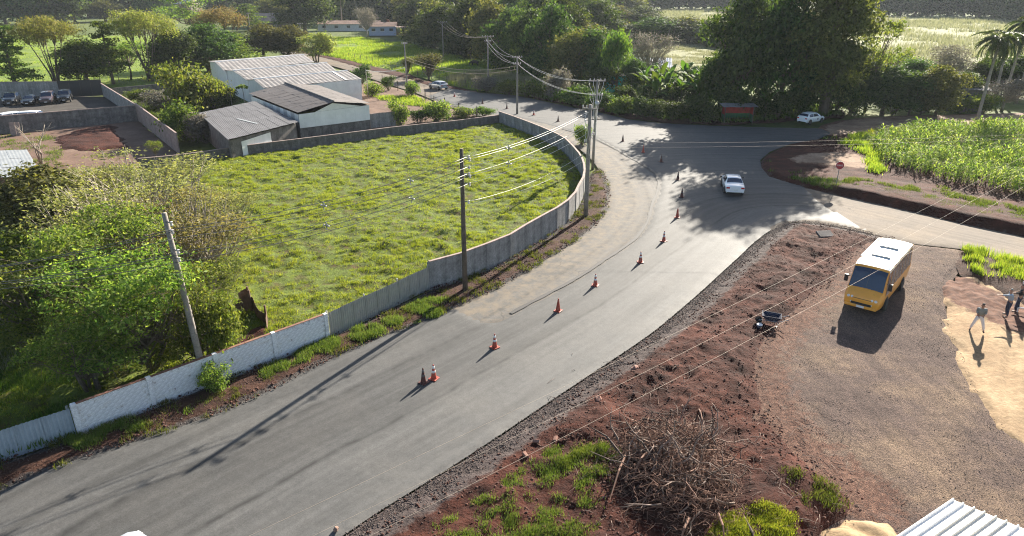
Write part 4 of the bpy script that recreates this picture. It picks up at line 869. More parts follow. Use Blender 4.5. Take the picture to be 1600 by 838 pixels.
# --- around the teal house and the junction
T('weeping_tree', 'weeping tree with drooping bright green sprays in front of the teal house', 963, 143, 50, 52, 'weeping')
T('broad_tree', 'dark leafy tree between the weeping tree and the pale roofed house', 988, 150, 92, 46, 'dense')
T('shrub', 'dark shrub hiding the foot of the teal house wall', 940, 152, 108, 46, 'bush_dark', 'shrub')
for u_, l_ in ((1018, 'left'), (1056, 'middle'), (1094, 'right')): T('shrub', f'dark undergrowth shrub beneath the {l_} part of the banana grove', u_, 170, 136, 52, 'bush_dark', 'shrub', 'undergrowth of the banana grove')
T('shrub', 'low dark shrub under the drooping tree sprays', 972, 160, 134, 40, 'bush_dark', 'shrub')
T('broad_tree', 'dark tree above the dirt road just right of the white hatchback', 1330, 172, 92, 84, 'dense')
T('broad_tree', 'shaded tree behind the bushy roadside trees above the dirt road', 1420, 160, 92, 76, 'dense')
T('broad_tree', 'dark tree between pale outbuilding and leaning trunk tree', 1500, 168, 112, 56, 'dense')
T('broad_tree', 'dark tree crowding the bus shelter from behind', 1122, 176, 84, 66, 'dense')
T('grey_tree', 'grey leaved round tree between the weeping tree and the sunny clearing', 1012, 130, 46, 74, 'grey')
T('broad_tree', 'large dark creeper covered tree beside the sunny clearing behind the bus shelter', 1150, 180, 28, 116, 'dense', dh=4.)
T('broad_tree', 'dark leafy tree filling the gap behind the white hatchback', 1216, 181, 38, 104, 'dense', dh=4.5)
T('giant_tree', 'very tall open crowned tree towering out of the top of the view', 1284, 183, -20, 184, 'tall', h=24.5, rz=.6)
T('broad_tree', 'dark understorey tree at the foot of the very tall tree', 1286, 182, 60, 96, 'dense_olive', dh=1.)
T('airy_tree', 'thin yellow green tree with slender bare limbs right of the very tall tree', 1352, 172, 30, 78, 'airy')
T('broad_tree', 'low dark bushy tree by the dirt road between white hatchback and bright green tree', 1378, 178, 104, 82, 'dense')
T('broad_tree', 'dark green tree with sunlit top on a leaning trunk above the dirt road', 1460, 182, 102, 74, 'dense_olive')
T('broad_tree', 'bushy dark tree left of the leaning trunk tree above the dirt road', 1420, 180, 112, 66, 'dense')
T('grey_tree', 'pale silvery grey tree behind the dark roadside trees', 1478, 146, 64, 72, 'grey')
T('airy_tree', 'yellow green leafy tree in front of the pale far pasture', 1400, 150, 80, 66, 'airy')
T('broad_tree', 'dark tree behind the palms at the edge of the view', 1580, 150, 86, 84, 'dense')
T('broad_tree', 'shaded dark tree between the silvery tree and the palms', 1535, 148, 90, 52, 'dense')
T('twiggy_bush', 'brownish leafless looking bush beneath the palms by the dirt road', 1565, 172, 118, 84, 'grey', 'bush')
# --- small trees by the warehouse yard and along the far road
T('vase_tree', 'olive tree fanning upward from one stem beside the far road', 670, 124, 83, 46, 'vase')
T('small_tree', 'small dark round tree left of the vase shaped tree by the fence', 637, 118, 88, 22, 'vase')
T('small_tree', 'small round dark tree at the corner of the front warehouse bay', 566, 131, 102, 30, 'bush_dark')
T('small_tree', 'small dark green tree between yard fence posts', 607, 142, 120, 22, 'bush_dark')
T('small_tree', 'small yellowish tree at the foot of the yard utility pole', 645, 150, 128, 26, 'bush_lime')
T('round_bush', 'dark green round bush in the shaded pasture beneath the forest', 697, 84, 67, 24, 'bush_dark', 'bush')
for u, vb, vt, wd, kd, lb in [(584, 150, 130, 34, 'bush_lime', 'bright green low bush beside the front warehouse bay'), (627, 196, 158, 36, 'bush_lime', 'papaya like light green shrub behind the low dark wall'),
                              (682, 190, 160, 52, 'bush_lime', 'wide light green shrub behind the low dark wall by the road'), (655, 194, 172, 34, 'bush_dark', 'dark green shrub squeezed behind the low dark wall'),
                              (725, 184, 168, 44, 'bush_lime', 'yellow green low shrub behind the wall near its corner'), (755, 182, 166, 32, 'bush', 'green bush tucked inside the wall corner by the road'), (908, 226, 196, 30, 'bush_lime', 'climbing bright green shrub at the foot of the paired utility poles')]:
    T('shrub', lb, u, vb, vt, wd, kd, 'shrub')
# --- between the sheds
for u, vb, vt, wd, kd, lb in [(300, 178, 100, 84, 'bush_lime', 'tall bright green cane clump left of the warehouses'), (335, 172, 122, 60, 'bush_lime', 'bright green cane clump close to the pale warehouse end'), (262, 168, 140, 66, 'bush_grey', 'pale seeding bush inside the yard behind the garden wall'), (225, 160, 138, 56, 'bush', 'low green bush by the pale side wall'),
                              (290, 218, 160, 62, 'bush', 'green white flowered bush above the low dark wall'), (322, 222, 182, 50, 'bush_grey', 'brownish bush against the low shed corner'), (262, 206, 176, 44, 'bush', 'green bush at the end of the sloping wall'), (350, 170, 140, 50, 'bush_dark', 'dark bush under the canes by the warehouse')]:
    T('shrub', lb, u, vb, vt, wd, kd, 'shrub')
T('bare_sapling', 'leafless pale sapling in front of the long grey yard wall', 66, 262, 192, 44, 'bare')
T('papaya_tree', 'small pale stemmed tree at the near end of the low dark wall', 246, 252, 216, 26, 'airy')
# --- roadside bushes under the trees beyond the junction
BUSH_LB = ['dry seeding bush beside the roadside grass pole', 'green bush near the short dark post by the far road', 'broad green bush across the far road from the wall corner', 'pale grey flowering bush across from the paired poles', 'green bush at the outer side of the bend behind the paired poles', 'dark bush left of the weeping tree foot by the road', 'green bush in front of the teal house by the road', 'dark bush in front of the pale roofed house', 'dark bush before the left end of the banana grove', 'dark bush before the right end of the banana grove', 'dark bush touching the left side of the bus shelter', 'dark bush directly behind the bus shelter', 'dark bush between shelter banana plant and white hatchback', 'dark bush behind the rear of the white hatchback', 'dark bush just beyond the nose of the white hatchback', 'green bush on the dirt road edge right of the white hatchback', 'green bush beneath the low dark bushy tree by the dirt road', 'green bush beneath the leaning trunk tree', 'light green low bush left of the slender palm foot', 'light green low bush at the foot of the slender palm']
for k, (u, vb, vt, wd, kd) in enumerate([(760, 143, 120, 40, 'bush_grey'), (795, 148, 124, 44, 'bush'), (835, 152, 126, 50, 'bush'), (868, 158, 112, 44, 'bush_grey'), (900, 164, 134, 54, 'bush'), (940, 172, 142, 54, 'bush_dark'), (975, 178, 150, 54, 'bush'), (1010, 184, 154, 54, 'bush_dark'), (1050, 188, 158, 54, 'bush_dark'), (1095, 190, 152, 56, 'bush_dark'),
                                        (1140, 186, 140, 60, 'bush_dark'), (1185, 187, 148, 50, 'bush_dark'), (1215, 187, 140, 56, 'bush_dark'), (1250, 181, 136, 56, 'bush_dark'), (1300, 179, 130, 60, 'bush_dark'), (1335, 178, 138, 50, 'bush'), (1395, 178, 142, 50, 'bush'), (1440, 177, 150, 44, 'bush'), (1500, 176, 150, 40, 'bush_lime'), (1535, 175, 148, 40, 'bush_lime')]):
    T('roadside_bush', BUSH_LB[k], u, vb, vt, wd, kd, 'bush', 'roadside bushes beyond the junction')
# --- the big overgrown clump inside the lot
big = [('feathery_tree', 'feathery bright green tree beside the leaning utility pole', 318, 545, 5.8, 3., 'feathery'), ('feathery_tree', 'dark green feathery tree overhanging the whitewashed brick wall', 240, 585, 6.4, 3.5, 'feathery'),
       ('feathery_tree', 'feathery green tree at the outer end of the overgrown clump', 105, 540, 5.5, 3.9, 'feathery'), ('feathery_tree', 'light green feathery tree in the middle of the overgrown clump', 190, 500, 6.3, 3.8, 'feathery'),
       ('twiggy_tree', 'half bare yellowing tree with pale twigs in the heart of the clump', 200, 420, 6.2, 5., 'twiggy'), ('twiggy_tree', 'half bare olive tree at the lot side of the overgrown clump', 310, 440, 6., 5., 'twiggy'),
       ('twiggy_tree', 'pale twigged sparse tree at the back of the overgrown clump', 240, 352, 5.4, 6.2, 'twiggy'), ('twiggy_tree', 'low yellowing twiggy tree reaching onto the lot grass', 330, 370, 3.8, 3.8, 'twiggy'),
       ('broad_bush', 'dark glossy green tree beside the flat grey roofed shed', 75, 372, 5.4, 3.8, 'dense_olive'), ('broad_bush', 'dark green bush between glossy tree and feathery trees', 65, 460, 4., 3.4, 'bush'),
       ('feathery_tree', 'lime green feathery bush behind the rusty metal sheets', 330, 500, 3.4, 2.6, 'feathery'), ('white_bush', 'glossy pale leaved bush hanging over the white wall near the rusty sheets', 342, 556, 4.3, 2.1, 'bush_lime'),
       ('feathery_tree', 'shaded low feathery tree over the end of the white wall', 150, 615, 4.6, 2.6, 'feathery'), ('twiggy_tree', 'yellow green sparse tree on the far left of the clump back edge', 150, 345, 4.6, 4.2, 'twiggy')]
for nm, lb, u, v, h, r, kd in big:
    b = P(u, v)
    if nm == 'white_bush': b = Vector((-14.35, 30.3, 0)); h, r = 3.3, 1.05      # overhangs the wall beside the pole
    if 'beside the leaning' in lb: b = Vector((-15.6, 30.6, 0)); h, r = 5.2, 2.4
    tree(nm, lb, 'bush' if 'bush' in nm else 'tree', (b.x, b.y, 0), h, r, kd)
b = P(334, 612); tree('small_bush', 'small light green bush at the foot of the leaning utility pole', 'bush', (b.x, b.y, 0), 1.25, .75, 'bush_lime')
# ---------------------------------------------------------------- palms, bananas, maize, grass, weeds
def frond_mesh(L=3.2, droop=1.5, n=22, w=.5, seed=0):
    g = np.random.default_rng(seed); mb = MB()
    pt = lambda s: Vector((L*s*(1-.22*s), 0, .9*math.sin(s*1.6)*L*.22-droop*s**2.2))
    mb.tube([pt(i/8) for i in range(9)], [.035*(1-.8*i/8) for i in range(9)], 4, False)
    for i in range(n):
        s = .18+.82*i/n; p = pt(s); ln = w*(1-.55*abs(s-.45))*float(g.uniform(.8, 1.2))
        for sd in (-1, 1):
            e = p+Vector((ln*.45, sd*ln*.75, -ln*float(g.uniform(.25, .9)))); m = p.lerp(e, .5)+Vector((0, 0, ln*.12)); wd = Vector((.045, 0, .0))
            mb.add([p-wd, p+wd, m+wd*1.2, e, m-wd*1.2], [(0, 1, 2, 3, 4)])
    me = mb.mesh('frond'); me.materials.append(M['frond']); return me
FR = [frond_mesh(3.2, 1.6, seed=1), frond_mesh(3., 2.6, seed=2)]
def palm(label, u, vb, vc, lean=0.):
    b = P(u, vb); h = HT(u, vb, vc); t = thing('palm_tree', label, 'palm tree', b, 0, 'tall palms at the dirt road')
    k = 10; MB().tube([(lean*(i/k)**1.5, 0, h*i/k-.2) for i in range(k+1)], [.24-.008*i for i in range(k+1)], 8).build('trunk', M['pale_bark'], t, True)
    for i in range(34):
        link('frond', FR[(i % 3) // 2], None, t, (lean, 0, h-.1), (0, random.uniform(-.6, 1.0), i*2.4+random.uniform(-.2, .2)), random.uniform(1., 1.35))
    return t
palm('slender palm nearest the dirt road, tallest trunk in full view', 1526, 191, 60, .35)
palm('palm with drooping crown just behind the slender roadside palm', 1552, 160, 56, -.2)
palm('palm with highest crown of the group, leaning outward', 1568, 158, 36, .5)
palm('palm at the edge of the view with a half hidden crown', 1588, 160, 44, .3)
for u, vb, vc, lb in [(508, 48, 2, 'distant dark palm over the long farm shed'), (535, 46, -6, 'distant palm with orange flower stalk near the farmhouse')]:
    palm(lb, u, vb, vc, .3)['group'] = 'distant palms'
def banana_leaf(L=2.2, wd=.32, arch=.9, seed=0):
    g = np.random.default_rng(seed); V = []; F = []; n = 9
    for i in range(n+1):
        s = i/n; x = L*s*(1-.12*s); z = arch*math.sin(s*2.3)*.75-.25*s*s; q = wd*math.sin(math.pi*min(1, .08+.92*s)**.75)*float(g.uniform(.8, 1.1))
        V += [(x, -q, z-q*.35), (x, 0, z), (x, q, z-q*.35)]
    for i in range(n): F += [(3*i, 3*i+3, 3*i+4, 3*i+1), (3*i+1, 3*i+4, 3*i+5, 3*i+2)]
    me = bpy.data.meshes.new('leaf'); me.from_pydata(V, [], F); me.update(); me.materials.append(M['banana']); return me
BL = [banana_leaf(seed=1), banana_leaf(2.5, .36, 1.3, 2)]
def banana(label, u, vb, h, group='banana plants by the pale roofed house', nl=13):
    b = P(u, vb); t = thing('banana_plant', label, 'banana plant', b, random.uniform(0, 6), group)
    MB().tube([(0, 0, -.1), (.05, 0, h*.45), (.1, .05, h*.72)], [.16, .13, .07], 7).build('stem', M['bark'], t, True)
    for i in range(nl): link('leaf', BL[i % 2], None, t, (.06, .03, h*(.68-.34*(i/nl)**1.5)), (random.uniform(-.2, .2), random.uniform(-.75, .15), i*2.4), h/4.2*random.uniform(.8, 1.1))
for k, (u, vb) in enumerate([(1004, 160), (1016, 166), (1030, 158), (1040, 168), (1052, 160), (1062, 170), (1074, 162), (1084, 170), (1094, 162), (1105, 168), (1066, 152), (1046, 150), (1024, 172), (1090, 176), (1022, 150), (1084, 152), (1110, 158)]):
    banana('banana plant in the broad leaved grove by the pale roofed house', u, vb, random.uniform(4.2, 6.0))
banana('single banana plant with spreading leaves beside the red and green bus shelter', 1194, 189, 4.4, 'banana plant by the shelter', 7)
banana('banana plant with upright leaves behind the dark canes beside the warehouse', 292, 150, 4.6, 'banana plants by the warehouse', 8)
def papaya(label, u, vb, h):
    b = P(u, vb); t = thing('papaya_tree', label, 'papaya tree', b, 0, 'young papaya trees by the warehouse')
    MB().tube([(0, 0, -.1), (.05, 0, h*.6), (0, .03, h)], [.07, .055, .04], 6).build('stem', M['pale_bark'], t)
    g = np.random.default_rng(int(u)); n = 150; a = g.uniform(0, 6.28, n); r = np.sqrt(g.random(n))*.85
    V, F = leaves(np.c_[r*np.cos(a), r*np.sin(a), h+.25-.35*r*r+g.normal(size=n)*.08], np.tile([0, 0, 1.], (n, 1)), .36, g); link('crown', mesh_np('crown', V, F), M['leaf_lime'], t)
papaya('young papaya tree nearest the pale warehouse wall', 383, 168, 3.); papaya('young papaya tree in the middle of the papaya row', 363, 171, 2.8); papaya('young papaya tree close to the canes', 341, 168, 3.2)

def blades(name, pts, z, nb, h, wd, spread, mat, seed=0, lean=.5, kind='stuff', hs=None):
    g = np.random.default_rng(seed); n = len(pts)*nb; c = np.repeat(np.c_[pts, z], nb, 0); H = np.repeat((hs if hs is not None else g.uniform(.6, 1.2, len(pts)))*h, nb)*g.uniform(.6, 1.15, n)
    c[:, :2] += g.normal(size=(n, 2))*spread; a = g.uniform(0, 6.283, n); d = np.c_[np.cos(a), np.sin(a)]; p = np.c_[-d[:, 1], d[:, 0]]; ln = g.uniform(.1, 1, n)*lean
    V = np.empty((n, 3, 3)); V[:, 0] = c; V[:, 1] = c; V[:, 0, :2] += p*wd*.5; V[:, 1, :2] -= p*wd*.5; V[:, 2] = c; V[:, 2, :2] += d*(H*ln)[:, None]; V[:, 2, 2] += H*np.sqrt(np.clip(1-ln*ln*.6, .2, 1))
    V[:, 0, 2] -= .03; V[:, 1, 2] -= .03
    o = link(name, mesh_np(name, V.reshape(-1, 3), np.arange(n*3).reshape(n, 3)), mat); o['kind'] = kind; return o
M['weed'] = leafmat('mixed_weeds', [(.035, .05, .014), (.07, .1, .02), (.115, .15, .03), (.17, .17, .06)], .42, tint=(1.3, 1.35, .6))
# lot grass: clumps where the turf is thick
pt = scatter(lot[:], 75000, 4); ok = pt[:, 0] > -34; pt = pt[ok]
dens = fbm(pt[:, 0], pt[:, 1], .75, 4, 11); big_ = fbm(pt[:, 0], pt[:, 1], .16, 3, 91); g5 = np.random.default_rng(3)
fine = fbm(pt[:, 0], pt[:, 1], 2.1, 3, 17); keep = g5.random(len(pt)) < ss(.34, .66, .5*dens+.5*fine)*(.35+.9*ss(.34, .56, big_))+.06; pt = pt[keep]; dens = dens[keep]; fine = fine[keep]
dd, *_ = near(pt[:, 0], pt[:, 1], lot)
blades('lot_grass', pt, lawn_h(pt[:, 0], pt[:, 1], dd), 15, .15, .026, .09, M['grass'], 5, .95, hs=.5+1.3*np.clip(fine-.35, 0, .4)*2)
def patch(name, poly, n, nb, h, wd, spread, mat, seed, z=.1, lean=.8, sc_=.5, lo=.4, hi=.6):
    p = scatter(PP(poly) if not isinstance(poly, np.ndarray) else poly, n, seed); q = fbm(p[:, 0], p[:, 1], sc_, 3, seed); p = p[np.random.default_rng(seed).random(len(p)) < ss(lo, hi, q)]
    return blades(name, p, z(p[:, 0], p[:, 1]) if callable(z) else np.full(len(p), z), nb, h, wd, spread, mat, seed, lean)
patch('middle_pasture_grass', [(500, 85), (577, 102), (640, 115), (706, 132), (757, 142), (825, 149), (900, 156), (905, 138), (830, 122), (780, 105), (700, 84), (640, 70), (560, 60), (500, 60)], 9000, 14, .75, .12, .5, M['grass'], 21, .1, .9, .16, .38, .6)
patch('near_pasture_grass', [(-200, 168), (0, 149), (160, 135), (330, 131), (420, 90), (420, 58), (0, 55), (-350, 70)], 9000, 8, .4, .14, .6, M['grass'], 22, .05, .9, .15, .35, .6)
patch('far_pasture_grass', [(1000, 48), (1240, 60), (1420, 108), (1600, 108), (1750, 80), (1750, 32), (1370, 27), (1240, 17), (1000, 14)], 9000, 10, 1.9, .3, 1.2, M['dry_grass'], 23, .2, .6, .05, .3, .6)
patch('clearing_grass', [(1030, 112), (1125, 118), (1125, 84), (1090, 66), (1030, 68)], 2500, 9, .5, .12, .5, M['dry_grass'], 24, .1, .9, .2, .35, .6)
patch('tall_roadside_grass', [(700, 132), (757, 143), (825, 150), (860, 156), (870, 140), (800, 122), (740, 116), (705, 122)], 2600, 12, 1.4, .09, .45, M['dry_grass'], 25, .1, .5, .3, .35, .55)
patch('roadside_weeds', [(825, 151), (895, 165), (983, 184), (1038, 190), (1126, 194), (1320, 182), (1320, 168), (1100, 176), (1000, 160), (900, 140), (840, 132)], 5200, 12, .8, .09, .4, M['dark_grass'], 26, .25, .8, .4, .36, .56)
patch('verge_weeds', V_, 5200, 9, .2, .035, .1, M['weed'], 27, .12, .9, 1.3, .52, .68)
bushy = PP([(100, 690), (330, 615), (520, 530), (600, 500), (660, 470), (700, 470), (690, 495), (610, 520), (520, 552), (400, 600), (290, 650), (130, 706)])
patch('wall_foot_weeds', bushy, 5200, 10, .27, .04, .11, M['weed'], 28, .1, .9, 1.2, .44, .64)
patch('left_field_grass', [(-250, 790), (-40, 735), (120, 676), (120, 560), (60, 480), (0, 440), (-200, 470)], 6000, 12, .4, .05, .2, M['dark_grass'], 29, .2, .9, .5, .35, .6)
patch('left_field_dry_grass', [(-150, 640), (60, 560), (60, 400), (0, 350), (-150, 400)], 3000, 12, .5, .05, .2, M['dry_grass'], 30, .2, .9, .4, .42, .6)
wz = lambda x, y: dirt_h(x, y, np.full(x.shape, 3.))+.03
patch('weed_patch', [(660, 838), (740, 790), (800, 745), (860, 705), (930, 690), (975, 720), (950, 780), (930, 838), (900, 880), (640, 880)], 12000, 6, .14, .026, .09, M['weed'], 31, wz, 1., 2.4, .4, .85)
patch('bright_weed_tuft', [(870, 735), (900, 712), (950, 700), (945, 725), (900, 745)], 520, 10, .22, .026, .09, M['weed'], 32, wz, .9, 2., .36, .6)
patch('corner_moss', [(1100, 850), (1130, 815), (1190, 800), (1240, 820), (1235, 860), (1110, 900)], 3200, 8, .1, .026, .09, M['grass'], 33, wz, 1., 1.5, .3, .6)
patch('yard_edge_weeds', [(1220, 745), (1280, 760), (1330, 800), (1290, 815), (1230, 790)], 700, 7, .14, .026, .1, M['weed'], 34, wz, 1., 2.4, .38, .8)
patch('bank_grass', [(1505, 392), (1571, 406), (1650, 430), (1650, 455), (1590, 446), (1530, 436), (1508, 420)], 1100, 12, .55, .045, .13, M['grass'], 35, .25, .7, 1.6, .36, .6)
patch('island_weeds', [(1300, 300), (1400, 318), (1500, 340), (1600, 360), (1700, 380), (1700, 345), (1600, 335), (1500, 315), (1470, 300), (1400, 300), (1330, 285)], 3600, 9, .26, .045, .15, M['weed'], 36, .55, .9, 1.1, .48, .66)
patch('island_edge_weeds', [(1190, 262), (1205, 275), (1290, 300), (1330, 300), (1290, 280), (1230, 270), (1202, 256)], 700, 11, .4, .06, .2, M['dark_grass'], 37, .35, .9, .5, .4, .6)
patch('clearing_edge_grass', [(1290, 222), (1360, 214), (1390, 225), (1370, 262), (1390, 285), (1360, 275), (1350, 245)], 1500, 11, .5, .06, .25, M['grass'], 38, .45, .9, .5, .35, .55)
patch('dirt_road_grass', [(1340, 212), (1466, 202), (1600, 192), (1700, 186), (1700, 200), (1600, 204), (1400, 222)], 1500, 10, .5, .09, .3, M['grass'], 39, .4, .9, .4, .35, .55)
patch('yard_weeds', [(0, 214), (80, 210), (95, 235), (95, 262), (40, 262), (0, 236)], 900, 9, .22, .06, .25, M['weed'], 40, .12, .9, .9, .4, .7)
patch('warehouse_weeds', [(570, 145), (640, 150), (690, 168), (640, 166), (600, 158)], 700, 11, .45, .09, .3, M['grass'], 41, .1, .9, .4, .4, .6)
patch('garden_weeds', [(210, 165), (330, 140), (380, 185), (300, 225), (270, 215)], 2600, 11, .5, .09, .3, M['dark_grass'], 42, .05, .9, .4, .3, .55)
# maize
def maize():
    p = scatter(PP([(1352, 228), (1400, 216), (1600, 200), (1800, 194), (1800, 372), (1640, 322), (1540, 300), (1480, 290), (1420, 274), (1384, 262), (1368, 244)]), 3600, 8); g = np.random.default_rng(9)
    k = fbm(p[:, 0], p[:, 1], .25, 3, 5); V = []; F = []
    for (x, y), q in zip(p, k):
        h = (1.1+1.2*q)*g.uniform(.8, 1.15); n = int(g.integers(6, 9)); a0 = g.uniform(0, 3.14); b = len(V)
        V += [(x-.02, y, .2), (x+.02, y, .2), (x, y, h*.9+.3)]; F.append((b, b+1, b+2, b+2))
        for i in range(n):
            a = a0+(i % 2)*3.14+g.uniform(-.5, .5); z = .3+h*(.15+.75*i/n); L = h*g.uniform(.3, .5); dx, dy = math.cos(a), math.sin(a); w_ = .05
            m = (x+dx*L*.5, y+dy*L*.5, z+L*.42); e = (x+dx*L, y+dy*L, z+L*g.uniform(-.1, .4)); b = len(V)
            V += [(x-dy*w_, y+dx*w_, z), (x+dy*w_, y-dx*w_, z), (m[0]+dy*w_, m[1]-dx*w_, m[2]), (m[0]-dy*w_, m[1]+dx*w_, m[2]), e]; F += [(b, b+1, b+2, b+3), (b+3, b+2, b+4, b+4)]
    V = np.array(V); F4 = np.array(F); me = bpy.data.meshes.new('maize'); me.from_pydata([tuple(v) for v in V], [], [f if f[2] != f[3] else f[:3] for f in F]); me.update()
    o = link('maize_crop', me, M['corn']); o['kind'] = 'stuff'
maize()
# clods and stones
def clods(name, poly, n, s0, s1, mat, zf, seed, lo=.3, hi=.6):
    p = scatter(poly, n, seed); g = np.random.default_rng(seed); p = p[g.random(len(p)) < ss(lo, hi, fbm(p[:, 0], p[:, 1], .6, 3, seed))]
    B = np.array([(1, 0, 0), (-1, 0, 0), (0, 1, 0), (0, -1, 0), (0, 0, 1), (0, 0, -1)], float); FF = np.array([(0, 2, 4), (2, 1, 4), (1, 3, 4), (3, 0, 4), (2, 0, 5), (1, 2, 5), (3, 1, 5), (0, 3, 5)])
    n = len(p); q = np.repeat(B[None], n, 0)*g.uniform(.6, 1.4, (n, 6, 1)); a = g.uniform(0, 6.3, n); ca, sa = np.cos(a)[:, None], np.sin(a)[:, None]
    X = q[:, :, 0]*ca-q[:, :, 1]*sa; Y = q[:, :, 0]*sa+q[:, :, 1]*ca+q[:, :, 2]*.3; s = (s0+(s1-s0)*g.random(n)**3)[:, None]; z = zf(p[:, 0], p[:, 1])
    V = np.stack([p[:, 0:1]+X*s, p[:, 1:2]+Y*s, z[:, None]+q[:, :, 2]*s*.7], -1).reshape(-1, 3); F = (np.arange(n)[:, None, None]*6+FF[None]).reshape(-1, 3)
    o = link(name, mesh_np(name, V, F), mat); o['kind'] = 'stuff'
M['clod'] = flat('dark_clod', (.07, .025, .015), .95, 0, .7, 1.5, .3); M['clod_grey'] = flat('grey_stone', (.09, .07, .063), .95, 0, .5, 1.5, .3)
dz = lambda x, y: dirt_h(x, y, np.full(x.shape, 2.))+.03
clods('earth_clods', D_, 16000, .015, .08, M['clod'], dz, 3, .2, .6)
er = edge_r; tt = np.gradient(er, axis=0); tt /= np.hypot(*tt.T)[:, None]; off = np.c_[tt[:, 1], -tt[:, 0]]
band = np.vstack([er+off*.05, (er+off*1.3)[::-1]])
if not inside(np.array([P(860, 640).x]), np.array([P(860, 640).y]), band)[0]: band = np.vstack([er-off*.05, (er-off*1.3)[::-1]])
clods('shoulder_gravel', band, 16000, .015, .05, M['clod_grey'], lambda x, y: np.full(x.shape, .06), 5, -.2, .3)
clods('verge_gravel', V_, 9000, .015, .055, M['clod_grey'], lambda x, y: np.full(x.shape, .1), 6, .35, .6)
clods('verge_clods', V_, 7000, .02, .09, M['clod'], lambda x, y: np.full(x.shape, .12), 7, .3, .6)
clods('yard_gravel', Gp, 30000, .01, .03, M['clod_grey'], lambda x, y: np.full(x.shape, .06), 8, .3, .6)
# ---------------------------------------------------------------- vehicles
class Loft:
    """car or bus body lofted through stations (x, z low, z belt, z top, half width low, belt, top), front at +x"""
    def __init__(s, st): s.st = st
    def pt(s, i, j):                                   # i station, j 0..10 around the section (0 left bottom, 5 roof centre, 10 right bottom)
        def sec(q):
            x, zl, zb, zt, wl, wb, wt = q
            h = [(wl*.9, zl), (wl, zl+.1), (wb, zb), (wt, zt-.045), (wt*.55, zt), (0, zt+.012)]
            return [Vector((x, y, z)) for y, z in h]+[Vector((x, -y, z)) for y, z in h[-2::-1]]
        i0 = min(int(i), len(s.st)-2); f = i-i0; j0 = min(int(j), 9); g = j-j0; a, b = sec(s.st[i0]), sec(s.st[i0+1])
        return (a[j0]*(1-g)+a[j0+1]*g)*(1-f)+(b[j0]*(1-g)+b[j0+1]*g)*f
    def body(s, name, mat, t, sub=3, j0=0, j1=10):
        n = (len(s.st)-1)*sub; V = []; F = []; js = [j0+k*.5 for k in range(int((j1-j0)*2)+1)]; m = len(js)
        for i in range(n+1): V += [s.pt(i/sub, j) for j in js]
        for i in range(n): F += [(i*m+j, (i+1)*m+j, (i+1)*m+j+1, i*m+j+1) for j in range(m-1)]
        F += [tuple(range(m)), tuple(n*m+j for j in reversed(range(m)))]
        me = bpy.data.meshes.new(name); me.from_pydata(V, [], F); me.update(); me.polygons.foreach_set('use_smooth', [len(f) == 4 for f in F])
        o = link(name, me, mat, t); md = o.modifiers.new('edges', 'EDGE_SPLIT'); md.split_angle = R(38); return o
    def patch(s, name, mat, t, quad, off=.012, n=6):   # quad of (i, j) corners: panel standing just proud of the body
        a, b, c, d = quad; V = []; F = []
        for u in range(n+1):
            for v in range(n+1):
                f, g = u/n, v/n; i = (a[0]*(1-f)+b[0]*f)*(1-g)+(d[0]*(1-f)+c[0]*f)*g; j = (a[1]*(1-f)+b[1]*f)*(1-g)+(d[1]*(1-f)+c[1]*f)*g
                p = s.pt(i, j); e1 = s.pt(i+.02, j)-p if i+.02 <= len(s.st)-1 else p-s.pt(i-.02, j); e2 = s.pt(i, min(10, j+.02))-p if j < 9.9 else p-s.pt(i, j-.02)
                nn = e1.cross(e2).normalized(); c_ = Vector((p.x, 0, 1.)); nn = -nn if nn.dot(p-c_) < 0 else nn; V.append(p+nn*off)
        for u in range(n):
            for v in range(n): F.append((u*(n+1)+v, (u+1)*(n+1)+v, (u+1)*(n+1)+v+1, u*(n+1)+v+1))
        me = bpy.data.meshes.new(name); me.from_pydata(V, [], F); me.update(); me.polygons.foreach_set('use_smooth', [True]*len(F)); return link(name, me, mat, t)
def wheels(t, xs, y, r, wd=.2):
    Mx = Matrix.Rotation(R(90), 3, 'X')
    ty = MB().lathe([(r*.6, -wd/2), (r*.95, -wd/2), (r, -wd/3), (r, wd/3), (r*.95, wd/2), (r*.6, wd/2)], 18, M=Mx).mesh('tyre', True); rm = MB().lathe([(r*.6, -wd*.42), (r*.62, -wd*.5), (r*.45, -wd*.46), (.04, -wd*.5), (.04, wd*.5), (r*.45, wd*.46), (r*.62, wd*.5), (r*.6, wd*.42)], 14, M=Mx).mesh('rim')
    ar = MB().lathe([(r*1.18, -.01), (r*1.18, .01)], 20, M=Mx).mesh('arch')
    for x in xs:
        for sd in (-1, 1):
            e = link('wheel_arch', ar, M['rubber'], t, (x, sd*(y+.006), r+.04)); wh = link('wheel', ty, M['rubber'], t, (x, sd*(y-.06), r)); link('rim', rm, M['silver_paint'], wh)
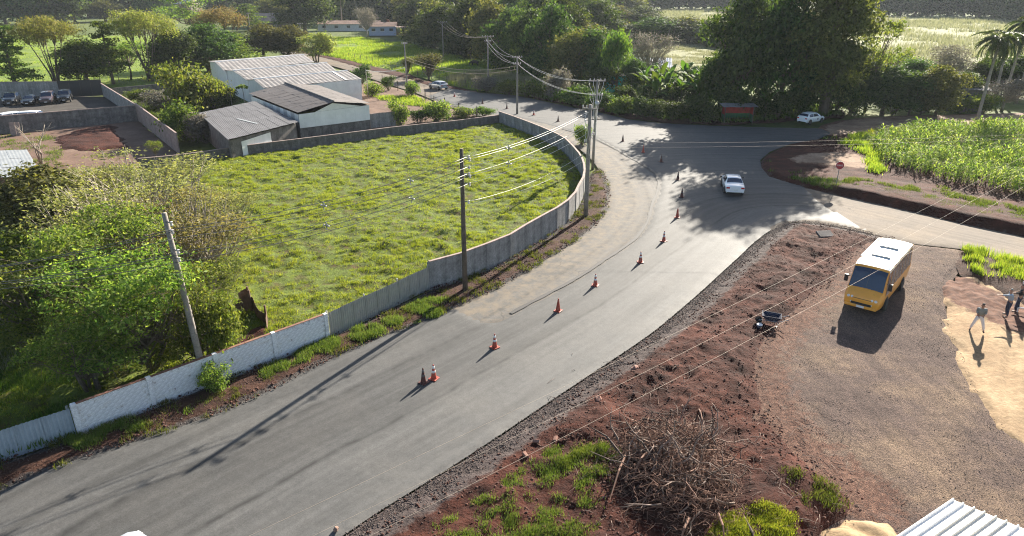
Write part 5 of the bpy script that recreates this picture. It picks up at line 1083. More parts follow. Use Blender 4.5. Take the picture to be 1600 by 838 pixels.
def car(name, label, cat, loc, rz, paint, kind='sedan', group=None, lights=True):
    t = thing(name, label, cat, loc, rz, group)
    if kind == 'sedan':
        st = [(-2.22, .42, .72, .88, .7, .74, .66), (-2.17, .28, .8, .95, .78, .82, .74), (-1.95, .24, .84, .99, .8, .84, .76), (-1.42, .22, .88, 1.01, .82, .85, .75), (-.82, .22, .9, 1.38, .82, .85, .6), (-.3, .22, .9, 1.42, .82, .85, .6), (.35, .22, .9, 1.4, .82, .85, .59), (1.05, .22, .88, .99, .82, .85, .75), (1.95, .24, .8, .87, .8, .82, .74), (2.15, .28, .7, .79, .76, .78, .7), (2.2, .4, .6, .7, .66, .68, .6)]
        cab, wx = (3, 4, 6, 7), (-1.3, 1.25)
    elif kind == 'hatch':
        st = [(-1.92, .4, .7, .86, .66, .7, .66), (-1.88, .26, .85, 1., .76, .8, .74), (-1.8, .24, .9, 1.05, .79, .83, .74), (-1.35, .22, .92, 1.4, .82, .85, .6), (-.6, .22, .92, 1.48, .82, .85, .62), (.3, .22, .91, 1.45, .82, .85, .61), (1.1, .22, .88, 1.02, .82, .85, .74), (1.7, .24, .8, .9, .8, .82, .72), (1.95, .28, .68, .76, .74, .76, .66), (2., .4, .6, .66, .62, .64, .56)]
        cab, wx = (2, 3, 5, 6), (-1.2, 1.3)
    else:                                              # suv
        st = [(-2.25, .5, .9, 1.1, .72, .76, .7), (-2.2, .36, 1., 1.2, .82, .87, .78), (-2.1, .34, 1.05, 1.3, .85, .9, .78), (-1.85, .32, 1.08, 1.72, .86, .91, .68), (-.6, .32, 1.08, 1.78, .86, .91, .7), (.35, .32, 1.06, 1.73, .86, .91, .68), (.95, .32, 1.04, 1.16, .86, .91, .8), (1.9, .34, .98, 1.06, .85, .89, .8), (2.15, .38, .88, .96, .8, .84, .76), (2.22, .5, .74, .84, .7, .74, .66)]
        cab, wx = (2, 3, 5, 6), (-1.35, 1.4)
    L = Loft(st); L.body('body', paint, t); a, b, c, d = cab; n = len(st)-1
    L.patch('windscreen', M['glass'], t, [(c+.12, 3.1), (d-.08, 3.1), (d-.08, 6.9), (c+.12, 6.9)]); L.patch('rear_window', M['glass'], t, [(a+.12, 3.1), (b-.12, 3.1), (b-.12, 6.9), (a+.12, 6.9)])
    mid = (b+c)/2
    for j0, j1 in ((2.12, 2.86), (7.88, 7.14)):
        L.patch('side_window', M['glass'], t, [(b-.25, j0), (mid-.05, j0), (mid-.05, j1), (b+.02, j1)]); L.patch('side_window', M['glass'], t, [(mid+.05, j0), (c+.45, j0), (c+.02, j1), (mid+.05, j1)])
        L.patch('door_seam', M['black'], t, [(mid-.015, j0 if j0 < 5 else j0), (mid+.015, j0), (mid+.015, 1.2 if j0 < 5 else 8.8), (mid-.015, 1.2 if j0 < 5 else 8.8)], .004, 2)
    r = .3 if kind != 'suv' else .37; wheels(t, wx, st[n//2][5]+.0, r)
    xr, xf = st[0][0], st[-1][0]; w_ = st[2][5]; zr = st[1][2]
    for sd in (-1, 1):
        MB().box((xr+.03, sd*(w_-.2), zr-.04), (.1, .3, .15)).build('tail_lamp', M['red_lamp'], t, bevel=.015); MB().box((xf-.06, sd*(w_-.25), st[-2][2]-.04), (.14, .28, .13)).build('headlight', M['clear_lamp'], t, bevel=.02)
        mr = MB().box((st[d][0]-.25, sd*(w_+.13), st[d][2]+.12), (.1, .2, .12)).build('mirror', M['black'], t, bevel=.02)
    MB().box((xr-.02, 0, .45), (.1, w_*1.75, .16)).build('bumper', paint if kind != 'suv' else M['black'], t, bevel=.03); MB().box((xf+.0, 0, .42), (.1, w_*1.5, .16)).build('bumper', paint if kind != 'suv' else M['black'], t, bevel=.03)
    MB().box((xr-.075, 0, .62 if kind != 'suv' else .8), (.02, .4, .12)).build('number_plate', M['white_sign'], t); MB().box((xf+.06, 0, .45), (.02, .4, .11)).build('number_plate', M['white_sign'], t)
    MB().box((xf-.03, 0, st[-2][2]-.06), (.1, .7, .1)).build('grille', M['black'], t)
    return t
car('car', 'white sedan seen from behind, driving through the tree shadow at the junction', 'car', (20.5, 62.4, .075), R(80), M['white_paint'], 'sedan')
hb = car('car', 'white hatchback parked on the dirt at the edge of the trees', 'car', (40.95, 95.4, .1), R(32.8), M['white_paint'], 'hatch')
MB().lathe([(.12, 0), (.12, .01)], 10, (.35, -.862, .62), Matrix.Rotation(R(90), 3, 'X')).build('door_emblem', M['navy_cloth'], hb)
a, b = P(701, 139), P(664, 132.5); c = P(687, 141)
car('car', 'silver hatchback with dark rear on the far road beside the tall grass', 'car', (c.x-.3, c.y+1, .05), math.atan2(b.y-a.y, b.x-a.x), M['silver_paint'], 'hatch')
for (u, v), rz, pm, kd, lb in [((10, 165), -68, 'dark_paint', 'suv', 'black off-road car first in the parked row, cut by the frame edge'), ((39, 165.5), -70, 'dark_paint', 'sedan', 'low black saloon between two taller parked off-road cars'), ((67, 163.5), -66, 'maroon_paint', 'suv', 'dark greyish red car with bright front lamps in the parked row'), ((94, 160.5), -64, 'dark_paint', 'suv', 'large black off-road car parked last beside the black screen')]:
    c = P(u, v); car('parked_car', lb, 'car', (c.x, c.y+1.5, .02), R(rz), M[pm], kd, 'dark cars parked in the walled yard')
for (u, v), rz, lb in [((46, 179), 10, 'white car parked inside the yard wall with only its roof showing'), ((13, 180), 60, 'white car behind the yard wall at the frame edge, mostly hidden')]:
    c = P(u, v, 1.5); car('parked_car', lb, 'car', (c.x, c.y+1.3, .02), R(rz), M['white_paint'], 'suv', 'white cars hidden behind the yard wall')
c = P(140, 868, 1.45); car('car', 'white vehicle at the bottom edge of the view with only its rounded roof showing', 'car', (c.x+.1, c.y-.3, .075), R(60), M['pale_paint'], 'hatch')

def bus():
    f = Vector((-.645, -.764, 0)); c = Vector((22.52, 39.0, .06)); t = thing('bus', 'yellow minibus with white roof parked on the gravel yard', 'bus', c, math.atan2(f.y, f.x))
    st = [(-3.42, .6, 1.25, 2.3, .9, .98, .86), (-3.36, .42, 1.2, 2.58, .98, 1.05, .92), (-3.2, .4, 1.2, 2.68, 1., 1.06, .95), (0, .4, 1.2, 2.72, 1., 1.06, .95), (1.9, .4, 1.2, 2.7, 1., 1.06, .95), (2.35, .4, 1.18, 2.62, 1., 1.06, .93), (2.62, .38, 1.15, 2.3, 1., 1.05, .92), (3.02, .36, 1.08, 1.42, .99, 1.03, .95), (3.28, .36, .98, 1.22, .96, 1., .88), (3.42, .38, .85, 1.02, .9, .93, .8), (3.46, .5, .7, .84, .78, .8, .66)]
    L = Loft(st); L.body('body', M['bus_yellow'], t, 4)
    L.patch('roof', M['white_paint'], t, [(.6, 2.9), (5.0, 2.9), (5.0, 7.1), (.6, 7.1)], .02, 16)
    L.patch('windscreen', M['glass'], t, [(5.35, 3.05), (6.97, 3.05), (6.97, 6.95), (5.35, 6.95)], .02, 12)
    L.patch('windscreen_divider', M['black'], t, [(5.4, 4.98), (6.95, 4.98), (6.95, 5.02), (5.4, 5.02)], .03, 6)
    L.patch('rear_window', M['glass'], t, [(.15, 3.1), (.9, 3.1), (.9, 6.9), (.15, 6.9)], .012)
    xs = [2.06, 2.42, 2.78, 3.16, 3.5, 3.86, 4.2, 4.75]
    for j0, j1 in ((2.12, 2.85), (7.88, 7.15)):
        prev = 2.06
        for k in range(6):
            i0 = [2.05, 2.3, 2.55, 2.8, 3.12, 3.55][k]; i1 = [2.27, 2.52, 2.77, 3.08, 3.5, 3.95][k]
            w_ = L.patch('side_window', M['glass'], t, [(i0, j0), (i1, j0), (i1, j1), (i0, j1)], .012, 3)
            h = (i0+i1)/2; L.patch('window_bar', M['black'], w_, [(h-.006, j0), (h+.006, j0), (h+.006, j1), (h-.006, j1)], .02, 1)
        L.patch('cab_window', M['glass'], t, [(4.15, j0-.25 if j0 < 5 else j0+.25), (6.3, j0-.1 if j0 < 5 else j0+.1), (5.3, j1), (4.15, j1)], .014, 6)
        s_ = 1 if j0 < 5 else -1
        L.patch('door_seam', M['black'], t, [(4.05, 5-s_*4.), (4.09, 5-s_*4.), (4.09, 5-s_*2.1), (4.05, 5-s_*2.1)], .01, 4)
    for x in (-1.2, .7): MB().box((x, 0, 2.78), (.18, 1.05, .13)).build('roof_hatch', M['zinc'], t, bevel=.02)
    MB().tube([(-2.8, -.97, 2.72), (1.2, -.97, 2.72)], .04, 6).build('roof_rail', M['white_paint'], t)
    wheels(t, (-1.75, 2.1), 1.03, .4, .26)
    for sd in (-1, 1):
        for k in (0, 1): MB().lathe([(.1, 0), (.095, .05), (.04, .08)], 12, (3.37, sd*(.74-.2*k), .93), Matrix.Rotation(R(90), 3, 'Y')).build('headlight', M['clear_lamp'], t)
        MB().lathe([(.06, 0), (.05, .03)], 10, (3.44, sd*.55, .66), Matrix.Rotation(R(90), 3, 'Y')).build('fog_lamp', M['clear_lamp'], t)
        MB().box((2.75, sd*1.2, 1.75), (.1, .2, .42)).tube([(2.75, sd*1.0, 1.9), (2.75, sd*1.2, 1.9)], .02, 5).build('mirror', M['black'], t)
    for k in range(3): MB().box((3.43-.01*k, 0, .92-.055*k), (.05, 1.05, .025)).build('grille_bar', M['black'], t)
    MB().box((3.45, 0, .62), (.06, 1.1, .14)).build('lower_grille', M['black'], t)
    MB().box((3.45, 0, .46), (.16, 1.75, .17)).build('bumper', M['bus_yellow'], t, bevel=.05); MB().box((3.545, 0, .48), (.02, .42, .13)).build('number_plate', M['white_sign'], t)
    for y in (-.35, .38): MB().box((3.2, y, 1.255), (.03, .4, .03)).build('bonnet_vent', M['black'], t)
    for y in (-.45, .3): MB().tube([(3.02, y, 1.44), (2.85, y+.35, 1.72)], .012, 4).build('wiper', M['black'], t)
bus()

# ---------------------------------------------------------------- cones
def cone(label, u, v, kind):
    t = thing('traffic_cone', label, 'traffic cone', P(u, v, .08), random.uniform(0, 1.5), 'traffic cones along the fresh asphalt'); mt = M['orange'] if kind != 'dark' else M['dull_orange']
    MB().box((0, 0, .02), (.42, .42, .045)).build('base', mt, t, bevel=.015)
    MB().lathe([(.15, .04), (.14, .07), (.035, .78), (.03, .8), (.018, .81)], 16).build('body', mt, t, True)
    rr = lambda z: .14-.105*(z-.07)/.71
    if kind == 'red': return
    for z0, z1 in ((.36, .48), (.58, .72)): MB().lathe([(rr(z0)+.004, z0), (rr(z1)+.004, z1)], 16).build('band', M['reflective'] if kind == 'white' else M['dark_concrete'], t, True)  # bands of the dark cones are coloured dark for backlit shade too
for lb, u, v, k in [('white banded cone of the front pair on the asphalt', 678, 592, 'white'), ('dark backlit cone of the front pair on the asphalt', 662, 598, 'dark'), ('white banded cone next after the front pair', 773, 543, 'white'), ('plain red cone without bands on the asphalt', 872, 486, 'red'),
                    ('white banded cone next beyond the plain red one', 930, 446, 'white'), ('banded cone near where the road starts to bend', 1000.5, 410, 'white'), ('banded cone second beyond the bend start', 1037, 377, 'white'), ('plain cone left of the tree shadow tip', 1058, 340, 'red'), ('dark cone close beside the tree shadow edge', 1065, 308, 'dark'),
                    ('dark cone beside the kink of the asphalt joint', 1059, 281, 'dark'), ('banded cone just above the joint kink', 1033, 253, 'dark'), ('small cone third from the far end of the bend', 1005, 238, 'red'), ('small cone right of the paired utility poles', 973, 221, 'dark'), ('tiny cone on the far road just behind the wires', 872, 190, 'dark'), ('tiny cone near the wall corner on the far road', 834, 180, 'white'),
                    ('tiny white cone in front of the silver hatchback', 710, 151, 'white'), ('tiny dark cone on the far road before the pole shadow', 754, 162, 'dark'), ('tiny cone on the far road beside the wall corner', 792, 170, 'dark')]: cone(lb, u, v, k)

# ---------------------------------------------------------------- utility poles and wires
def pole(label, b, h, lean=(0, 0), arms=(), r=.17, ins=(), mat='pole', group='concrete utility poles'):
    t = thing('utility_pole', label, 'utility pole', b, 0, group); lx, ly = lean; at = lambda z: Vector((lx*z/h, ly*z/h, z))
    MB().tube([at(-.4), at(h*.35), at(h*.7), at(h)], [r, r*.88, r*.75, r*.62], 8).build('shaft', M[mat], t, True)
    for z, az, L in arms:
        d = Vector((math.cos(az), math.sin(az), 0)); o = MB().box(at(z)+Vector((-d.y, d.x, 0))*.14, (L, .09, .11), az).build('crossarm', M['wood'] if mat != 'pole' else M['pole'], t)
        for k in (-.46, -.2, .2, .46): MB().lathe([(.025, 0), (.06, .03), (.035, .08), (.06, .12), (.03, .2)], 8, at(z)+Vector((-d.y, d.x, 0))*.14+d*L*k+Vector((0, 0, .055))).build('insulator', M['porcelain'], o)
    for z, az, L in ins:                                 # short brackets with spool insulators
        d = Vector((math.cos(az), math.sin(az), 0)); o = MB().tube([at(z), at(z)+d*L], .03, 5).build('bracket', M['metal'], t)
        MB().lathe([(.03, -.1), (.07, -.08), (.04, 0), (.07, .08), (.03, .1)], 8, at(z)+d*L).build('insulator', M['porcelain'], o)
    return t, at
def wire(label, a, b, sag, r=.012, mat='wire', group=None, n=14, cat='wire'):
    a, b = Vector(a), Vector(b)
    m = MB().tube([a.lerp(b, i/n)-Vector((0, 0, sag*4*(i/n)*(1-i/n)))-a for i in range(n+1)], r, 4)
    o = m.build('overhead_wire', M[mat], None, True, a); return tag(o, label, cat, group)
pl = P(322, 600); lean = P(258, 333, 8.6)-P(271, 333, 8.6); az_w = R(45)
tl, atl = pole('leaning concrete pole rising from behind the whitewashed brick wall', pl, 8.67, (lean.x, 0), (), .17, [(8.3, R(-40), .5), (7.9, R(-40), .4), (7.0, R(-40), .5), (6.6, R(-40), .4)])
pm = P(727, 456); tm, atm = pole('dark pole standing on the verge beside the middle of the lot wall', pm, 9.05, (0, .1), (), .18, [(8.6, R(-20), .45), (8.5, R(-35), .6), (8.0, R(-25), .5), (7.6, R(-20), .45), (7.5, R(-35), .6), (7.0, R(-25), .5), (5.9, R(-25), .4)], 'wood')
pr = P(915, 340); tr_, atr = pole('tall concrete pole at the inside of the bend carrying many cables', pr, 9.2, (0, 0), [(8.9, R(150), 1.2), (6.3, R(60), 1.1)], .2, [(8.6, R(200), .4), (8.0, R(200), .4), (7.4, R(200), .4), (6.9, R(20), .4)])
pr2 = P(926, 262); tr2, atr2 = pole('second pole just behind the tall bend pole, with crossarm and loops', pr2, 9.0, (.1, 0), [(8.8, R(-5), 1.6), (7.4, R(10), 1.4), (5., R(0), 1.3)], .16, [(7.5, 0, .5)])
pf = P(808, 179); tf, atf = pole('grey pole at the wall corner beside the far road', pf, 8.2, (0, 0), [(8.0, R(10), 1.5), (7.1, R(10), 1.1)], .17)
pf2 = P(763, 134); tf2, atf2 = pole('pole with wide crossarm in the tall roadside grass', pf2, 8.9, (0, 0), [(8.7, R(-5), 2.2), (7.9, R(-5), 1.2)], .18)
py = P(637, 148); ty_, aty = pole('thin pole at the yard fence beside the far road', py, HT(637, 148, 66), (-.1, 0), [(HT(637, 148, 66)-.3, R(0), .9)], .15)
p574 = P(576, 152); t574, at574 = pole('short thin post with cable next to the front warehouse bay', p574, 4.6, (-.15, 0), (), .09)
pfar = P(693, 92); tfar, atfar = pole('distant pole with T crossarm against the dark forest', pfar, HT(693, 92, 33), (0, 0), [(HT(693, 92, 33)-.3, R(0), 2.4)], .16)
pd = P(820, 153); td, atd = pole('short dark post with small mound beside the far road', pd, 3.2, (0, 0), (), .1, mat='wood')
pe = P(1603, 441); te, ate = pole('grey pole at the right frame edge behind the people', pe, 9.2, (0, 0), [(8.9, R(-30), 2.)], .2)
p472 = P(472, 70); pole('small distant pole among trees above the warehouse roofs', p472, HT(472, 70, 36), (0, 0), [(HT(472, 70, 36)-.3, 0, 1.6)], .15)
p391 = P(393, 62); pole('small distant pole with bracket near the pinkish crown', p391, HT(393, 62, 20), (0, 0), [(HT(393, 62, 20)-.3, 0, 1.4)], .15)
for k, (x, z0, z1) in enumerate([(-.75, 8.95, 6.0), (-.3, 8.95, 6.6), (.3, 8.95, 6.3), (.75, 8.95, 5.6), (-.6, 7.55, 5.0), (.6, 7.55, 4.8)]):     # looping jumper and riser cables
    MB().tube([(x, .14, z0), (x*.95, .1, z0-.5), (x*.5, -.1, (z0+z1)/2+.3), (x*.25, -.22, z1+.4), (.1, -.24, z1-.8), (.12, -.22, max(.3, z1-4.))], .02, 5).build('riser_cable', M['wire_bright'], tr2, True)
for k, (x, z0) in enumerate([(-.3, 8.6), (.2, 8.), (-.25, 7.4)]): MB().tube([(x, -.25, z0), (x*1.5, -.5, z0-.5), (x*.5, -.3, z0-1.3), (.05, -.24, z0-2.2)], .018, 5).build('riser_cable', M['wire_bright'], tr_, True)
MB().lathe([(.05, -.3), (.19, -.28), (.21, .0), (.2, .28), (.1, .32)], 12, (.1, -.34, 6.6)).build('junction_can', M['metal'], tr2, True)
# cables between them
off = lambda k: Vector((.12*math.cos(R(-35))*k, .12*math.sin(R(-35))*k, 0))
LW = [(8.0, 8.6, .5, 3), (7.92, 8.5, .62, 4), (7.6, 8.05, .5, 4), (6.9, 7.6, .5, 3), (6.82, 7.5, .62, 4), (6.5, 7.05, .5, 4)]
for k, (za, zb, sg, o_) in enumerate(LW):
    up = 'upper' if k < 3 else 'lower'; lvl = ['top', 'second', 'third'][k % 3]
    A, B = pl+atl(za)+off(o_), pm+atm(zb)+off(o_)
    wire(f'dark cable between leaning pole and middle pole, {lvl} of the {up} bundle', A, B, sg, .016, 'wire', 'cables over the lot')
    Q = P(0., [407, 409, 419, 433, 436, 444][k], za-.45); wire(f'dark cable from the leaning pole past the frame edge, {lvl} of the {up} bundle', A, A+(Q-A)*1.6, .25, .016, 'wire', 'cables over the overgrown clump')
    C = pr+atr([8.7, 8.55, 8.1, 7.7, 7.5, 7.0][k])+Vector((-.2, -.3, 0)); wire(f'bright sunlit cable between middle pole and bend pole, {lvl} of the {up} bundle', B, C, .35, .013, 'wire_bright', 'sunlit cables over the lot corner')
for k, (z0, z1) in enumerate([(5.9, 5.6), (5.75, 5.0)]): wire(f"slack {['higher', 'lower'][k]} telephone cable between middle pole and bend pole", pm+atm(z0)+off(2), pr+atr(z1), .55, .011, 'wire_bright', 'telephone cables by the bend')
def spacer(label, a, b, f, sag):
    p = Vector(a).lerp(Vector(b), f)-Vector((0, 0, sag*4*f*(1-f))); t = thing('cable_spacer', label, 'cable spacer', p, 0, 'diamond spacers on the cables')
    MB().tube([(-.04, .03, .22), (.05, -.03, .08), (-.02, 0, -.12), (0, 0, -.22)], .03, 5).tube([(-.14, .1, .02), (.14, -.1, .02)], .03, 5).build('frame', M['metal'], t)
    for x in (-.14, .14): MB().lathe([(.02, -.05), (.05, -.03), (.05, .03), (.02, .05)], 8, (x, -x*.7, .02)).build('clip', M['porcelain'], t)
for f, nm in ((.44, 'first'), (.76, 'second')):
    for k, up in ((1, 'upper'), (4, 'lower')): spacer(f'{nm} cable spacer from the leaning pole on the {up} bundle over the lot', pl+atl(LW[k][0])+off(3), pm+atm(LW[k][1])+off(3), f, LW[k][2])
for k, up in ((1, 'upper'), (4, 'lower')):
    B = pm+atm(LW[k][1])+off(4); spacer(f'cable spacer on the {up} sunlit bundle right of the middle pole', B, pr+atr([8.55, 7.5][k > 3]), .27, .35)
for k, (dz_, dx) in enumerate([(8.1, -.5), (8.1, .5), (7.2, -.3), (7.2, .3)]):
    wire(['outer high', 'inner high', 'outer low', 'inner low'][k]+' cable from bend poles to the wall corner pole', pr2+atr2(dz_+.8 if dz_ > 8 else dz_+.3)+Vector((dx, 0, 0)), pf+atf(dz_), 1., .014, 'wire_bright', 'cables along the far road')
    wire(['outer high', 'inner high', 'outer low', 'inner low'][k]+' cable from wall corner pole to the roadside grass pole', pf+atf(dz_)+Vector((dx, 0, 0)), pf2+atf2(dz_+.5)+Vector((dx, 0, 0)), .9, .014, 'wire_bright', 'cables along the far road')
for k, dx in enumerate((-.9, 0, .9)): wire(['first', 'middle', 'last'][k]+' cable rising from the grass pole toward the distant T pole', pf2+atf2(8.9)+Vector((dx, 0, 0)), pfar+atfar(HT(693, 92, 33)-.1)+Vector((dx, 0, 0)), 1.6, .02, 'wire_dull', 'cables in front of the forest')
for k, z in enumerate((6.3, 5.8)): wire(['upper', 'lower'][k]+' sagging cable from the yard pole to the wall corner pole', py+aty(z), pf+atf(z+.6), 1.3, .02, 'wire_dull', 'sagging cables over the pasture')
wire('thick pale service cable from yard pole to the post by the warehouse', py+aty(4.6), p574+at574(4.4), .5, .05, 'wire_bright')
for k, (v0, v1) in enumerate([(205, 209), (211, 214)]):
    A = pr+atr(6.2-.35*k); B = P(1640, v0+1, 7.); wire(['upper', 'lower'][k]+' long cable crossing over the junction to the right', A, A+(B-A)*1.15, .3, .0045, 'wire_dull', 'cables over the junction')
for k, (qa, qb) in enumerate([((1598, 245), (330, 838)), ((1598, 270), (433, 838)), ((1598, 293), (525, 838))]):
    A, B = P(*qa, 8.6), P(*qb, 8.6); wire(['highest', 'middle', 'lowest'][k]+' bright wire slanting above the bus and the dirt bank', A, A+(B-A)*1.35, .5, .0045, 'wire_dull', 'wires slanting over the gravel yard', 20)
# ---------------------------------------------------------------- sign, shelter, barrow, slab, brush pile and other objects
def text(s, size, mat, parent, loc, rot, name='lettering', ext=.004):
    cu = bpy.data.curves.new(name, 'FONT'); cu.body = s; cu.size = size; cu.align_x = 'CENTER'; cu.align_y = 'CENTER'; cu.extrude = ext
    tmp = bpy.data.objects.new('tmp', cu); col.objects.link(tmp); dg = bpy.context.evaluated_depsgraph_get(); me = bpy.data.meshes.new_from_object(tmp.evaluated_get(dg)); bpy.data.objects.remove(tmp)
    me.materials.clear(); return link(name, me, mat, parent, loc, rot)
S_ = P(1294, 321); best = None
for k in range(100, 400, 5):
    h = k/100; q = S_+Vector((math.cos(SUN_AZ), math.sin(SUN_AZ), 0))*(h/math.tan(SUN_EL)); a = q.y*math.cos(PITCH)-(h-CAM_H)*math.sin(PITCH); b = q.y*math.sin(PITCH)+(h-CAM_H)*math.cos(PITCH)
    e = (800+FPX*q.x/a-1313)**2+(419-FPX*b/a-260)**2
    if best is None or e < best[0]: best = (e, h, q)
_, hs_, q = best
t = thing('stop_sign', 'red octagonal stop sign on a thin post at the dirt clearing', 'road sign', (q.x, q.y, .05), R(-100))
MB().tube([(0, 0, -.3), (0, 0, hs_+.3)], .035, 8).build('post', M['metal'], t)
Mo = Matrix.Rotation(R(90), 3, 'Y')
oct_ = [(.36*math.cos(R(22.5+45*k)), .36*math.sin(R(22.5+45*k))) for k in range(8)]
pn = MB().prism([(x*1.06, y*1.06) for x, y in oct_], .04, .055, Mo).build('sign_edge', M['white_sign'], t, loc=(0, 0, hs_)); MB().prism(oct_, .057, .064, Mo).build('sign_face', M['red_sign'], t, loc=(0, 0, hs_))
text('PARE', .22, M['white_sign'], t, (.068, 0, hs_), (R(90), 0, R(90)))

def shelter():
    a, b = P(1131, 194), P(1175, 194); c = (a+b)/2; L = (b-a).length; t = thing('bus_shelter', 'small roadside bus shelter with red upper and green lower boards', 'bus shelter', (c.x, c.y, .05), math.atan2(b.y-a.y, b.x-a.x)); H = 2.25
    for x in (-L/2, L/2):
        for y in (0, 1.5): MB().box((x, y, H/2-.1), (.1, .1, H+.2)).build('post', M['wood'], t)
    n = 16
    for k in range(n):
        x = -L/2+(k+.5)*L/n
        MB().box((x, 1.5, .62), (L/n-.015, .03, 1.05)).build('board', M['shelter_green'], t); MB().box((x, 1.5, 1.68), (L/n-.015, .03, 1.02)).build('board', M['shelter_red'], t)
    for sd in (-1, 1):
        for k in range(4):
            MB().box((sd*L/2, .2+k*.35, .62), (.03, .33, 1.05)).build('board', M['shelter_green'], t); MB().box((sd*L/2, .2+k*.35, 1.68), (.03, .33, 1.02)).build('board', M['shelter_red'], t)
    MB().box((0, 1.2, .48), (L-.3, .4, .06)).box((-L/2+.4, 1.2, .22), (.1, .3, .46)).box((L/2-.4, 1.2, .22), (.1, .3, .46)).build('bench', M['wood'], t)
    roof_sheets(t, (-L/2-.4, -.5, H+.02), (L/2+.5, -.5, H+.02), (L/2+.5, 1.9, H+.2), (-L/2-.4, 1.9, H+.2), 6, 1, M['fibre'], pitch=.2, amp=.03)
shelter()
def barrow():
    t = thing('wheelbarrow', 'dark wheelbarrow standing on the red dirt beside the gravel yard', 'wheelbarrow', P(1203, 506, .1)+Vector((0, 0, -.02)), R(-20))
    tr = MB().add([(-.25, -.2, .3), (.3, -.2, .26), (.3, .2, .26), (-.25, .2, .3), (-.5, -.36, .62), (.55, -.34, .58), (.55, .34, .58), (-.5, .36, .62), (-.23, -.17, .33), (.27, -.17, .3), (.27, .17, .3), (-.23, .17, .33), (-.47, -.33, .62), (.52, -.31, .58), (.52, .31, .58), (-.47, .33, .62)],
                  [(3, 2, 1, 0), (0, 1, 5, 4), (1, 2, 6, 5), (2, 3, 7, 6), (3, 0, 4, 7), (8, 9, 10, 11), (9, 8, 12, 13), (10, 9, 13, 14), (11, 10, 14, 15), (8, 11, 15, 12), (4, 5, 13, 12), (5, 6, 14, 13), (6, 7, 15, 14), (7, 4, 12, 15)]).build('tray', M['navy_cloth'], t)
    wh = MB().lathe([(.1, -.04), (.18, -.045), (.2, 0), (.18, .045), (.1, .04)], 16, M=Matrix.Rotation(R(90), 3, 'X')).build('wheel', M['rubber'], t, loc=(-.62, 0, .2)); MB().lathe([(.1, -.03), (.1, .03)], 10, M=Matrix.Rotation(R(90), 3, 'X')).build('rim', M['red_sign'], wh)
    for sd in (-1, 1):
        MB().tube([(-.62, sd*.07, .2), (-.2, sd*.18, .27), (.35, sd*.27, .3), (.95, sd*.3, .55)], .02, 6).build('handle', M['metal'], t); MB().tube([(.22, sd*.24, .28), (.3, sd*.25, .0), (.42, sd*.25, .0), (.42, sd*.26, .33)], .016, 5).build('leg', M['metal'], t)
barrow()
t = thing('bucket', 'small dark bucket with white lid beside the wheelbarrow', 'bucket', P(1186, 514, .08), 0); MB().lathe([(.11, 0), (.15, .24)], 14).build('body', M['navy_cloth'], t, True); MB().lathe([(.165, .24), (.165, .28), (.15, .29)], 14).build('lid', M['white_sign'], t, True); MB().tube([(-.16, 0, .22), (-.1, .05, .36), (.1, .05, .36), (.16, 0, .22)], .008, 4).build('handle', M['metal'], t)
o = MB().box((0, 0, .3), (1.15, .75, .16), M=Matrix.Rotation(R(18), 3, 'X')).box((.2, .12, .1), (.5, .4, .45)).build('concrete_slab', M['dark_concrete'], None, bevel=.02, loc=P(1288, 372, .1)); o.rotation_euler = (0, 0, R(8)); tag(o, 'tilted concrete slab lying on the dirt near the side road', 'concrete slab')
